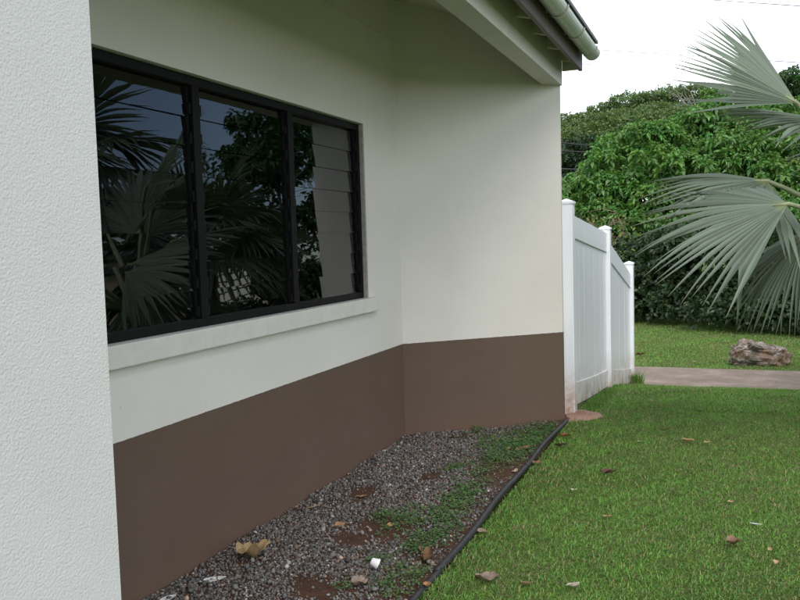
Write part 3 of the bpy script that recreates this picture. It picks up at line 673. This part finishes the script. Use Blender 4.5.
# white cup tipped over in the weeds
p = on_z(371, 566, .03); cup = empty('cup', (p[0], p[1], bed_z(p[0], p[1])), 'small white plastic cup tipped over in the green weeds', 'cup')
pr = [(0.0, 0), (.012, 0), (.018, .004), (.024, .030), (.026, .034), (.0265, .040), (.0235, .040), (.0215, .030), (.0155, .006), (0, .004)]
V = []; Fq = []; ns = 20
for i, (r_, z_) in enumerate(pr):
    for j in range(ns): t = 2 * math.pi * j / ns; V.append((r_ * math.cos(t), r_ * math.sin(t), z_))
for i in range(len(pr) - 1):
    for j in range(ns): Fq.append((i * ns + j, i * ns + (j + 1) % ns, (i + 1) * ns + (j + 1) % ns, (i + 1) * ns + j))
Rm = np.array((Matrix.Rotation(math.radians(20), 3, 'Z') @ Matrix.Rotation(math.radians(118), 3, 'Y')))
V = np.array(V) @ Rm.T; V[:, 2] -= V[:, 2].min() - .004
link('body', fast_mesh('body', V, Fq, smooth=True), M_white, cup, (p[0], p[1], bed_z(p[0], p[1]) + .01))

# ------------------------------------------------------------------ rock
bm = bmesh.new(); bmesh.ops.create_icosphere(bm, subdivisions=5, radius=1.0)
for v in bm.verts:
    d = v.co.copy(); q = d.copy()
    a_ = 1 + .16 * mnoise.fractal(q * 1.3 + Vector((3.1, 0, 1)), 1.0, 2.0, 5)
    sq = lambda c, e: math.copysign(abs(c) ** e, c)
    x, y, z = sq(d.x, .5) * .47 * a_, sq(d.y, .55) * .32 * a_, sq(d.z, .4)
    hgt = .40 + .03 * math.sin(x * 9 + 2.2) - .035 * (x > .05) - .07 * max(0, abs(x) - .42) / .08 - .07 * math.exp(-((x + .03) / .05) ** 2)
    z = (z * .5 + .5) * hgt * (1 + .10 * mnoise.noise(q * 2.5))
    P_ = Vector((x, y, z)); vd = mnoise.voronoi(Vector((x * 5.5, y * 5.5, z * 8)) + Vector((1.7, .3, 2.2)))[0]
    crag = .10 * (vd[1] - vd[0]) - .04
    lay = math.floor(z / .11 + .5 * mnoise.noise(Vector((x * 2, y * 2, 0)))); jut = .09 * mnoise.noise(Vector((lay * 7.7, x * 2.2, y * 2.2)))
    n2 = mnoise.fractal(Vector((x * 10, y * 10, z * 10)), .9, 2.1, 5) * .05
    k_ = 1 + jut * 1.6
    v.co = Vector((x * k_ + (crag + n2) * d.x, y * k_ + (crag + n2) * d.y, max(-.06, z - .03 + (crag * .8 + n2) * max(0, d.z))))
pc = on_z(759, 366, -.64)
tag(link('rock', bm_mesh('rock', bm), M_rock, None, (pc[0], pc[1] + .30, -.655)), 'low weathered grey brown layered rock on the far lawn beside the path', 'rock')

# ------------------------------------------------------------------ trees and shrubs
def blob_leaves(blobs, rng, per_m2, nleaf, ln, wd, colr, upbias=.35, droop=.25, inner=.25, spread=.9, cvar=.28, flat=1.0, jitter=.25):
    """rosettes of leaves spread over bumpy ellipsoids; blobs: (x,y,z,rx,ry,rz)"""
    Bs, Ds, Ns, Cs = [], [], [], []
    for (cx, cy, cz, rx, ry, rz) in blobs:
        area = 4 * math.pi * ((rx * ry) ** 1.6 / 3 + (rx * rz) ** 1.6 / 3 + (ry * rz) ** 1.6 / 3) ** (1 / 1.6)
        m = max(8, int(area * per_m2)); d = unit(rng.normal(size=(m, 3)))
        d[:, 2] = np.where(d[:, 2] < -.35, -d[:, 2] * .5, d[:, 2]); d = unit(d)
        rr = np.where(rng.random(m) < inner, rng.uniform(.45, .85, m), 1 + jitter * rng.normal(size=m) * .6)
        lump = 1 + .16 * np.sin(d[:, 0] * 7 + cx * 3) * np.sin(d[:, 2] * 6 + cz * 5) + .1 * np.sin(d[:, 1] * 9 + d[:, 0] * 5 + cx)
        c = np.array([cx, cy, cz]) + d * np.array([rx, ry, rz]) * (rr * lump)[:, None]
        o = unit(d / np.array([rx, ry, rz]) + np.array([0, 0, upbias / max(rz, .2)]))
        tint = rng.uniform(1 - cvar, 1 + cvar, m); warm = rng.normal(0, .12, m)
        for _ in range(nleaf):
            q = unit(o * .55 + spread * unit(rng.normal(size=(m, 3))))
            Bs.append(c + q * ln * .1 + rng.normal(0, ln * .12, (m, 3))); Ds.append(q); Ns.append(unit(o + .5 * rng.normal(size=(m, 3))))
            b = tint * rng.uniform(.8, 1.2, m); Cs.append(np.stack([colr[0] * b * (1 + warm), colr[1] * b, colr[2] * b * (1 - warm * .5)], -1))
    B = np.concatenate(Bs); D = np.concatenate(Ds); Nn = np.concatenate(Ns); C = np.clip(np.concatenate(Cs), .004, .6); n = len(B)
    return quads_leaf(B, D, Nn, ln * rng.uniform(.7, 1.2, n), wd * rng.uniform(.75, 1.2, n), .10, C, droop)
def sub_blobs(blobs, rng, n=8, k=(.30, .48)):
    r = []
    for (cx, cy, cz, rx, ry, rz) in blobs:
        d = unit(rng.normal(size=(n, 3))); d[:, 2] = np.abs(d[:, 2]) * 1.2 - .35; d[:, 1] -= .25; d = unit(d)
        for q in d:
            f = rng.uniform(*k); r.append((cx + q[0] * rx * .85, cy + q[1] * ry * .85, cz + q[2] * rz * .9, rx * f, ry * f, rz * f * .85))
        r.append((cx, cy, cz, rx * .62, ry * .62, rz * .6))
    return r
def gnd(x, y): return float(gz(x, y))
def limb(p0, p1, r0, r1, rng, n=7, wob=.06):
    p0, p1 = np.array(p0, float), np.array(p1, float); t = np.linspace(0, 1, n); Ld = np.linalg.norm(p1 - p0)
    P = p0 + (p1 - p0) * t[:, None] + rng.normal(0, wob * Ld, (n, 3)) * (np.sin(math.pi * t))[:, None] * .5
    return tube_np(P, r0 + (r1 - r0) * t, 7)
def tree(name, base, blobs, label, leafargs, rng, trunk_r=.16, fork=.35, bark=None, cat='tree', group=None, lumpy=True, seed_limbs=10):
    r = empty(name, base, label, cat, group); b = np.array(base, float)
    ctr = np.mean([q[:3] for q in blobs], 0); fk = b + (ctr - b) * fork; fk[:2] = b[:2] + (ctr[:2] - b[:2]) * fork * .4
    T = [limb(b - np.array([0, 0, .2]), fk, trunk_r, trunk_r * .75, rng, wob=.03)]
    for q in blobs[:seed_limbs]: T.append(limb(fk + rng.normal(0, trunk_r * .2, 3), np.array(q[:3]) + np.array([0, 0, q[5] * .3]), trunk_r * .5, trunk_r * .1, rng))
    V, Fq = merge_np(T); link('trunk', fast_mesh('trunk', V, Fq, smooth=True), bark or M_bark, r)
    V, T_, C = blob_leaves(sub_blobs(blobs, rng) if lumpy else blobs, rng, **leafargs); link('crown', fast_mesh('crown', V, T_, C), M_leaf, r)
    return r
def pb(px, py, Y, rx, ry, rz):
    p = on_y(px, py, Y); return (p[0], p[1], p[2], rx, ry, rz)

rng = np.random.default_rng(5)
# dark hedge shrubs along the far side of the lawn (line from (-3.6,24.5) to (12,14.5))
hedge_dark = dict(per_m2=75, nleaf=5, ln=.13, wd=.075, colr=(.030, .060, .020), upbias=.3, droop=.2, inner=.25, cvar=.4)
hedge_lab = ['dark shrub in the hedge directly behind the far fence posts', 'dark dense shrub in the hedge right of the last fence post', 'dark shrub in the hedge behind the lower palm frond tips', 'dark shrub in the hedge behind the rock', 'dark shrub in the hedge at the right edge, beyond the rock']
for i in range(13):
    t = (i - 1.0) / 11.0; x = -1.9 + t * 12.6; y = 23.6 - t * 8.1 + .25 * math.sin(i * 2.1)
    h = 2.5 + .35 * math.sin(i * 1.7); gb = gnd(x, y)
    bl = []
    for k_ in range(9):
        bl.append((x + rng.uniform(-.75, .75), y + rng.uniform(-.45, .5), gb + rng.uniform(.35, h - .45), rng.uniform(.45, .75), rng.uniform(.45, .7), rng.uniform(.35, .6)))
    bl += [(x - .55, y - .35, gb + .35, .6, .5, .4), (x + .55, y - .35, gb + .35, .6, .5, .4)]
    lb = hedge_lab[i - 2] if 2 <= i <= 6 else (['leftmost', 'second leftmost'][i] + ' dark hedge shrub, hidden behind the house and fence' if i < 2 else ['first', 'second', 'third', 'fourth', 'fifth', 'sixth'][i - 7] + ' dark hedge shrub past the right edge of the picture, beyond the lawn')
    tree('hedge_shrub', (x, y, gb), bl, lb, hedge_dark, rng, trunk_r=.06, fork=.25, cat='shrub', group='shrubs of the dark hedge', seed_limbs=6, lumpy=False)

# bright broad-leaved trees behind the hedge
mid = dict(per_m2=15, nleaf=10, ln=.17, wd=.092, colr=(.102, .222, .046), upbias=.7, droop=.55, inner=.08, spread=.95, cvar=.22, jitter=.15)
b1 = [pb(600, 205, 25.5, 1.2, 1.1, .9), pb(622, 180, 25.5, 1.1, 1.0, .8), pb(645, 155, 26, 1.2, 1.1, .8), pb(668, 182, 25, 1.3, 1.1, .9), pb(640, 208, 25, 1.2, 1.0, .9), pb(690, 205, 25, 1.2, 1.0, .9), pb(610, 232, 25, 1.1, 1, .8), pb(655, 235, 24.7, 1.2, 1, .8), pb(592, 232, 25.5, .9, 1, .9), pb(630, 150, 26.5, .8, .8, .6), pb(588, 195, 26, .8, .9, .7)]
x, y = b1[3][0], 26.0
tree('broadleaf_tree', (x, y, gnd(x, y)), b1, 'bright green broad leaved tree above the white fence', mid, rng, .17, .4)
b2 = [pb(725, 140, 27, 1.4, 1.2, 1.0), pb(755, 125, 27.5, 1.4, 1.2, .9), pb(710, 165, 26, 1.3, 1.1, .9), pb(745, 165, 26, 1.4, 1.2, 1.0), pb(785, 160, 26, 1.4, 1.2, 1.1), pb(720, 205, 25, 1.3, 1.1, .9), pb(760, 205, 25, 1.4, 1.1, 1.0), pb(800, 200, 25, 1.4, 1.1, 1.0), pb(735, 110, 28, 1.0, 1.0, .7), pb(700, 130, 27.5, .9, .9, .7), pb(770, 235, 24, 1.3, 1, .8), pb(735, 238, 24.5, 1.2, 1, .8), pb(705, 240, 24.5, 1.2, 1, .8), pb(690, 228, 24.6, 1.2, 1, .8), pb(722, 225, 24.8, 1.2, 1, .8), pb(800, 240, 24, 1.2, 1, .8)]
x, y = b2[3][0], 26.8
tree('broadleaf_tree', (x, y, gnd(x, y)), b2, 'bright green broad leaved tree behind the palm fronds', mid, rng, .18, .4)
b3 = [pb(800, 108, 33, 1.5, 1.4, 1.1), pb(835, 95, 33, 1.6, 1.5, 1.2), pb(860, 130, 32, 1.8, 1.6, 1.4), pb(815, 140, 32, 1.5, 1.4, 1.2), pb(850, 180, 31, 1.9, 1.6, 1.4), pb(790, 95, 34, .9, .9, .6)]
x, y = b3[2][0], 32.5
tree('broadleaf_tree', (x, y, gnd(x, y)), b3, 'darker tree rising at the right edge above the palm', dict(mid, colr=(.045, .10, .028), ln=.19, wd=.08), rng, .2, .4)
# dark fill tree seen between the house corner and the bright tree
b4 = [pb(575, 190, 30, 1.2, 1.2, 1.1), pb(590, 165, 31, 1.4, 1.2, 1.0), pb(560, 215, 30, 1.2, 1.1, 1.0), pb(560, 170, 31, 1.3, 1.2, 1.0), pb(600, 190, 31, 1.4, 1.2, 1.0), pb(580, 235, 29, 1.3, 1.2, 1.0), pb(620, 215, 30, 1.4, 1.2, 1.1)]
x, y = b4[4][0], 30.5
tree('shade_tree', (x, y, gnd(x, y)), b4, 'dark tree showing between the house corner and the bright tree', dict(mid, colr=(.028, .06, .02), ln=.17, wd=.08, per_m2=14), rng, .16, .4)

# wide umbrella-crowned tree far behind
tops = [(550, 126), (568, 119), (586, 114), (606, 109), (627, 104), (648, 100), (668, 97), (690, 94), (715, 97), (740, 104), (765, 114)]
bl = []
for lay in range(7):
    for i, (px, py) in enumerate(tops):
        jx = rng.uniform(-9, 9); Y = 47 - lay * 1.6 + rng.uniform(-1, 1)
        bl.append(pb(px + jx + (lay % 2) * 10, py + 4 + lay * (9.5 + rng.uniform(-2, 3)) + rng.uniform(-2, 3), Y, rng.uniform(.95, 1.6), rng.uniform(1.0, 1.6), rng.uniform(.34, .58)))
for q_ in ((562, 168), (574, 158), (590, 150), (566, 186), (585, 172)): bl.append(pb(*q_, 45, 1.3, 1.3, .7))
for i in range(24):      # back half of the dome
    px = rng.uniform(530, 800); bl.append(pb(px, 108 + abs(px - 690) * .2 + rng.uniform(0, 10), 50 + rng.uniform(0, 6), 1.5, 1.5, .45))
far = dict(per_m2=58, nleaf=3, ln=.15, wd=.085, colr=(.105, .165, .050), upbias=1.6, droop=.1, inner=.04, spread=.9, cvar=.22, jitter=.12)
x = on_y(690, 200, 48)[0]; r = empty('umbrella_tree', (x, 48, -.65), 'far wide umbrella crowned tree with layered olive green canopy', 'tree')
T = [limb((x, 48, -.8), (x + .2, 48, 4.2), .45, .36, rng, wob=.02)]
for k_, q in enumerate(bl):
    if k_ % 2 == 0: T.append(limb((x + .2 + rng.normal(0, .1), 48, 4.0 + rng.uniform(-.4, .2)), (q[0], q[1], q[2] - .15), .15, .035, rng, 9, .07))
V, Fq = merge_np(T); link('trunk', fast_mesh('trunk', V, Fq, smooth=True), M_greybark, r)
V, T_, C = blob_leaves(bl, rng, **far); link('crown', fast_mesh('crown', V, T_, C), M_leaf, r)

# trees further right, outside the frame, that the window glass mirrors
for i, (x, y, s_, lb) in enumerate([(9.5, 20.5, 1.2, 'tall tree outside the right edge mirrored in the middle louvres'), (12.0, 15.8, .72, 'smaller tree outside the right edge mirrored in the left louvres')]):
    gb = gnd(x, y); bl = [(x + rng.uniform(-1.6, 1.6) * s_, y + rng.uniform(-1.2, 1.2) * s_, gb + rng.uniform(2.2, 5.4) * s_, 1.2 * s_, 1.1 * s_, .95 * s_) for _ in range(10)]
    tree('broadleaf_tree', (x, y, gb), bl, lb, dict(mid, colr=(.04, .10, .025), per_m2=6), rng, .2, .4)

# dry twiggy shrub poking over the fence
x, y = -0.1, 16.4; gb = gnd(x, y); ds = empty('twiggy_shrub', (x, y, gb), 'dry twiggy shrub with sparse yellow leaves showing above the fence', 'shrub')
T = []; tips = []
for i in range(17):
    tgt = on_y(rng.uniform(578, 624), rng.uniform(206, 245), 16.4 + rng.uniform(-.5, .5)); b_ = np.array([x + rng.normal(0, .15), y + rng.normal(0, .15), gb - .05])
    m = np.array([b_[0] + (tgt[0] - b_[0]) * rng.uniform(-.2, .5), (b_[1] + tgt[1]) / 2, gb + (tgt[2] - gb) * rng.uniform(.65, 1.0)])
    t_ = np.linspace(0, 1, 8)[:, None]; P = (1 - t_) ** 2 * b_ + 2 * t_ * (1 - t_) * m + t_ * t_ * tgt + rng.normal(0, .035, (8, 3)) * np.sin(t_ * 3.14); T.append(tube_np(P, np.linspace(.014, .004, 8), 5)); tips.append(tgt)
    for _ in range(4):
        q_ = P[rng.integers(4, 8)]; e = q_ + rng.normal(0, .22, 3); T.append(tube_np(np.array([q_, (q_ + e) / 2 + rng.normal(0, .05, 3), e]), [.008, .006, .003], 4)); tips.append(e)
T = [(V_, np.array([f for f in F_])) for V_, F_ in T]
V, Fq = merge_np(T); link('branches', fast_mesh('branches', V, Fq), simple('dry_twig', (.20, .14, .10), .9, .2, 20), ds)
tp = np.array(tips); n = 330; B = tp[rng.integers(0, len(tp), n)] + rng.normal(0, .07, (n, 3)); D = unit(rng.normal(size=(n, 3)) + np.array([0, 0, -.2])); b = rng.uniform(.6, 1.2, n)
C = np.stack([.20 * b, .24 * b, .05 * b], -1); C[rng.random(n) < .5] *= (.4, .7, .6)
V, T_, C = quads_leaf(B, D, unit(rng.normal(size=(n, 3)) + [0, 0, 1]), rng.uniform(.06, .12, n), rng.uniform(.03, .06, n), .1, C, .2); link('leaves', fast_mesh('leaves', V, T_, C), M_leaf, ds)
# leafless grey branch against the sky
p0 = on_y(700, 116, 43); bb = empty('bare_branch', tuple(p0), 'leafless grey branch rising from the umbrella tree against the sky', 'branch'); T = []
for i in range(5):
    e = on_y(rng.uniform(660, 690), rng.uniform(80, 97), 43 + rng.uniform(-.4, .4)); t_ = np.linspace(0, 1, 8)[:, None]; P = p0 + (e - p0) * t_ + np.cumsum(rng.normal(0, .09, (8, 3)), 0) * t_; T.append(tube_np(P, np.linspace(.035, .010, 8), 5))
    for _ in range(3):
        q_ = P[rng.integers(3, 8)]; e2 = q_ + rng.normal(0, .4, 3) + np.array([-.25, 0, .1]); T.append(tube_np(np.array([q_, (q_ + e2) / 2 + rng.normal(0, .06, 3), e2]), [.016, .012, .006], 4))
V, Fq = merge_np(T); link('twigs', fast_mesh('twigs', V, Fq), M_greybark, bb)

# ------------------------------------------------------------------ fan palms
def frond_mesh(hub, axis, nrm, R, spread, nseg, rng, lim=None, broken=(), droop=.25, cup=.25, fold=.42, colr=(.125, .165, .118), split=.56, recurve=.25):
    a = unit(np.array(axis, float)); nvec = np.array(nrm, float); nvec = unit(nvec - a * (nvec @ a)); s = np.cross(nvec, a)
    lo_, hi_ = lim or (-spread, spread); dphi = (hi_ - lo_) / nseg; ts = np.array([.02, .12, .25, .40, .52, .64, .76, .88, 1.0]); V = []; Fq = []; C = []
    for i in range(nseg):
        phi = lo_ + (i + .5) * dphi; L_ = R * (.70 + .30 * math.cos(phi * .62)) * rng.uniform(.93, 1.05); sp = split * rng.uniform(.85, 1.15)
        wig = rng.normal(0, .09); lag = rng.normal(0, .11); hang = droop * rng.uniform(.7, 1.5) * (2.4 if rng.random() < .05 else 1)
        tone = rng.uniform(.68, 1.25); base = len(V)
        for t in ts:
            r = t * L_; ph = phi + wig * max(0, t - sp)
            full = t * R * math.tan(dphi / 2) * 1.10
            hw = full if t <= sp else sp * R * math.tan(dphi / 2) * 1.10 * max(0.0, 1 - ((t - sp) / (1 - sp)) ** 1.0) + .0010
            d = a * math.cos(ph) + s * math.sin(ph); pd = -a * math.sin(ph) + s * math.cos(ph)
            c = r * d + nvec * (cup * r * (1 - math.cos(ph)) + lag * max(0, t - sp) * R * .4) - nvec * recurve * R * t * t * math.cos(ph) ** 2 * .5
            c = c - np.array([0, 0, 1.0]) * hang * R * t ** 2.6
            if i in broken and t > .7: c = c0 - np.array([0, 0, 1.0]) * (t - .64) * L_ + a * (t - .64) * .1
            elif t < .7: c0 = c
            h = fold * hw * (1.0 + .8 * t)
            V += [c - pd * hw + nvec * h, c - nvec * h * .3, c + pd * hw + nvec * h]
            # yellow-green close to the hub, thin dry tips
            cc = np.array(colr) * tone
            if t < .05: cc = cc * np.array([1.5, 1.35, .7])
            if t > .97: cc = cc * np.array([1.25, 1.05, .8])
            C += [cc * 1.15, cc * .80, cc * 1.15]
        for k_ in range(len(ts) - 1):
            o = base + 3 * k_; Fq += [(o, o + 1, o + 4, o + 3), (o + 1, o + 2, o + 5, o + 4)]
    return np.array(V) + np.array(hub), np.array(Fq), np.array(C)
M_pet = simple('palm_petiole', (.20, .23, .12), .55, .2, 12); M_ptrunk = simple('palm_trunk', (.15, .12, .095), .95, .3, 14, bump=.8, bscale=30)
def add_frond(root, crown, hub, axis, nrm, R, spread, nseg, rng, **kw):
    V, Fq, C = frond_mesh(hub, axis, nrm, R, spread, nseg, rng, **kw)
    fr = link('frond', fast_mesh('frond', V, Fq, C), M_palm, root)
    hub = np.array(hub); crown = np.array(crown); m = (hub + crown) / 2 + np.array([0, 0, .12]); t = np.linspace(0, 1, 9)[:, None]
    P = (1 - t) ** 2 * crown + 2 * t * (1 - t) * m + t * t * hub; P = np.concatenate([P, [hub + unit(np.array(axis)) * .10]])
    V, Fq = tube_np(P, np.concatenate([np.linspace(.035, .017, 9), [.008]]), 7); link('petiole', fast_mesh('petiole', V, Fq, smooth=True), M_pet, fr)
def palm_trunk(root, base, top, r0, r1, rng):
    P = np.linspace(np.array(base) - [0, 0, .15], np.array(top), 24); rad = np.linspace(r0, r1, 24) * (1 + .09 * (np.arange(24) % 2)); V, Fq = tube_np(P, rad, 14); link('trunk', fast_mesh('trunk', V, Fq), M_ptrunk, root)
def random_fronds(root, crown, n, rng, Rr=(1.0, 1.3), az=None, pet=(.8, 1.2), el=(-.25, 1.25)):
    for i in range(n):
        a_ = (i * 2.399 + rng.uniform(-.2, .2)) if az is None else rng.uniform(*az); e = el[1] - (el[1] - el[0]) * ((i + .5) / n) + rng.uniform(-.1, .1)
        d = np.array([math.cos(a_) * math.cos(e), math.sin(a_) * math.cos(e), math.sin(e)]); hub = np.array(crown) + d * rng.uniform(*pet) - np.array([0, 0, .1])
        ax = unit(d + np.array([0, 0, -.45 if e < .9 else -.1])); nr = np.array([-math.cos(a_) * .35, -math.sin(a_) * .35, 1.0])
        add_frond(root, crown, hub, ax, nr, rng.uniform(*Rr), rng.uniform(1.45, 1.85), 40, rng, droop=rng.uniform(.06, .16), cup=-.35)
rng = np.random.default_rng(21)
pb_ = np.array([3.62, 7.35, gnd(3.62, 7.35)]); crown = np.array([3.62, 7.35, 1.35])
palm = empty('fan_palm', tuple(pb_), 'silver green fan palm with large pleated fronds at the right edge', 'palm')
palm_trunk(palm, pb_, crown + [0, 0, .05], .17, .13, rng)
def frond_px(hubpx, hubY, tippx, tipY, nrm, spread, nseg=46, Rs=1.0, **kw):
    h = on_y(*hubpx, hubY); t = on_y(*tippx, tipY); add_frond(palm, crown, h, t - h, nrm, np.linalg.norm(t - h) * Rs, spread, nseg, rng, **kw)
TC = -FWD   # towards the camera
RT, UPV = RIGHT, UP
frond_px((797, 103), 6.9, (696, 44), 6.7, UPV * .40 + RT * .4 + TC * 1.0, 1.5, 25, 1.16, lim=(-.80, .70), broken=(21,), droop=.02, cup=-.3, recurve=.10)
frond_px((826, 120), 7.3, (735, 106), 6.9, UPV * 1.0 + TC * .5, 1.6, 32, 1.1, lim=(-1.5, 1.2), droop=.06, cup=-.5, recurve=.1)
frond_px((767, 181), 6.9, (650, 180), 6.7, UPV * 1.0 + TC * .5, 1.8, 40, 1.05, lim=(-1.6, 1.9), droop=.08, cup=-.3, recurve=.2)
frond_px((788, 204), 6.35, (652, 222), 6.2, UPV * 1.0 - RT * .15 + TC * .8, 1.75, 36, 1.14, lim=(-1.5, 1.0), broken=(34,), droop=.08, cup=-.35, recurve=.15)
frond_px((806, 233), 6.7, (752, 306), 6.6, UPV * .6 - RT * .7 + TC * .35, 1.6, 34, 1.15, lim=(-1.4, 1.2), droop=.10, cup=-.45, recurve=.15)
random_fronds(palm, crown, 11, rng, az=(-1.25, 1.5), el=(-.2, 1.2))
pb2 = np.array([5.9, 8.6, gnd(5.9, 8.6)]); cr2 = np.array([5.9, 8.6, 3.3])
palm2 = empty('fan_palm', tuple(pb2), 'taller fan palm outside the right edge mirrored in the left louvres', 'palm'); palm_trunk(palm2, pb2, cr2, .18, .14, rng); random_fronds(palm2, cr2, 22, rng)

pb3 = np.array([5.3, 11.2, gnd(5.3, 11.2)]); cr3 = np.array([5.3, 11.2, 2.3])
palm3 = empty('fan_palm', tuple(pb3), 'fan palm outside the right edge mirrored in the middle louvres', 'palm'); palm_trunk(palm3, pb3, cr3, .17, .13, rng); random_fronds(palm3, cr3, 24, rng, pet=(.6, 1.0))
# ------------------------------------------------------------------ shed mirrored in the glass
sh = empty('garden_shed', (9.6, 14.0, gnd(9.6, 14)), 'beige garden shed outside the right edge mirrored in the left louvres', 'shed')
zb = gnd(9.6, 14)
bm = bmesh.new(); add_box(bm, (8.7, 13.1, zb - .1), (10.6, 14.9, zb + 3.0)); link('wall', bm_mesh('wall', bm), M_shed, sh)
bm = bmesh.new(); add_prism(bm, [(8.45, 12.85), (10.85, 12.85), (10.85, 15.15), (8.45, 15.15)], lambda x, y: zb + 3.0 + .15 * (x - 8.45), lambda x, y: zb + 3.1 + .15 * (x - 8.45)); link('roof', bm_mesh('roof', bm), M_roof, sh)
d_ = box_obj('door', (8.66, 13.5, zb), (8.70, 14.3, zb + 2.0), M_cream, sh, .004); box_obj('handle', (8.635, 13.56, zb + .98), (8.66, 13.60, zb + 1.08), M_frame, d_, .003)

# ------------------------------------------------------------------ overhead lines
def wire(pa, pb2_, Y, rad, label, sag=.5):
    a_ = on_y(*pa, Y); b_ = on_y(*pb2_, Y); d = (b_ - a_) / (b_[0] - a_[0]); x0, x1 = -14.0, 64.0; t = np.linspace(x0, x1, 80)
    P = a_ + d * (t - a_[0])[:, None]; P[:, 2] -= 0 * t
    V, Fq = tube_np(P, rad, 6); return tag(link('overhead_wire', fast_mesh('overhead_wire', V, Fq, smooth=True), M_cable), label, 'wire', 'overhead wires'), P[0], P[-1]
wr = [wire((600, 50), (790, 62), 28.3, .0095, 'thin overhead wire level with the end of the gutter', .5),
      wire((600, 65), (790, 74), 28.3, .0085, 'thinnest overhead wire, just below the gutter end', .5),
      wire((712, 0), (800, 6), 28.3, .011, 'overhead wire crossing the top right corner of the sky'),
      wire((563, 143), (607, 147), 28.3, .024, 'upper thick dark cable in front of the trees by the house corner'),
      wire((563, 151), (607, 153), 28.3, .024, 'second thick dark cable, close below the upper one'),
      wire((563, 169), (590, 170), 28.3, .03, 'lowest thick dark cable, well below the pair')]
for k_, x in ((1, -13.8), (2, 19.8)):
    pts = [w_[k_] for w_ in wr]; top = max(p[2] for p in pts) + .4; xx = pts[0][0] + (.1 if k_ == 1 else -.1)
    up_ = empty('utility_pole', (xx, 28.3, -.65), 'timber utility pole outside the left edge holding the wires' if k_ == 1 else 'timber utility pole outside the right edge holding the wires', 'pole')
    V, Fq = tube_np(np.array([(xx, 28.44, -.8), (xx, 28.44, top)]), [.16, .11], 10); link('shaft', fast_mesh('shaft', V, Fq, smooth=True), M_pole, up_)
    box_obj('crossarm', (xx - .6, 28.315, top - .6), (xx + .6, 28.36, top - .48), M_pole, up_, .01)
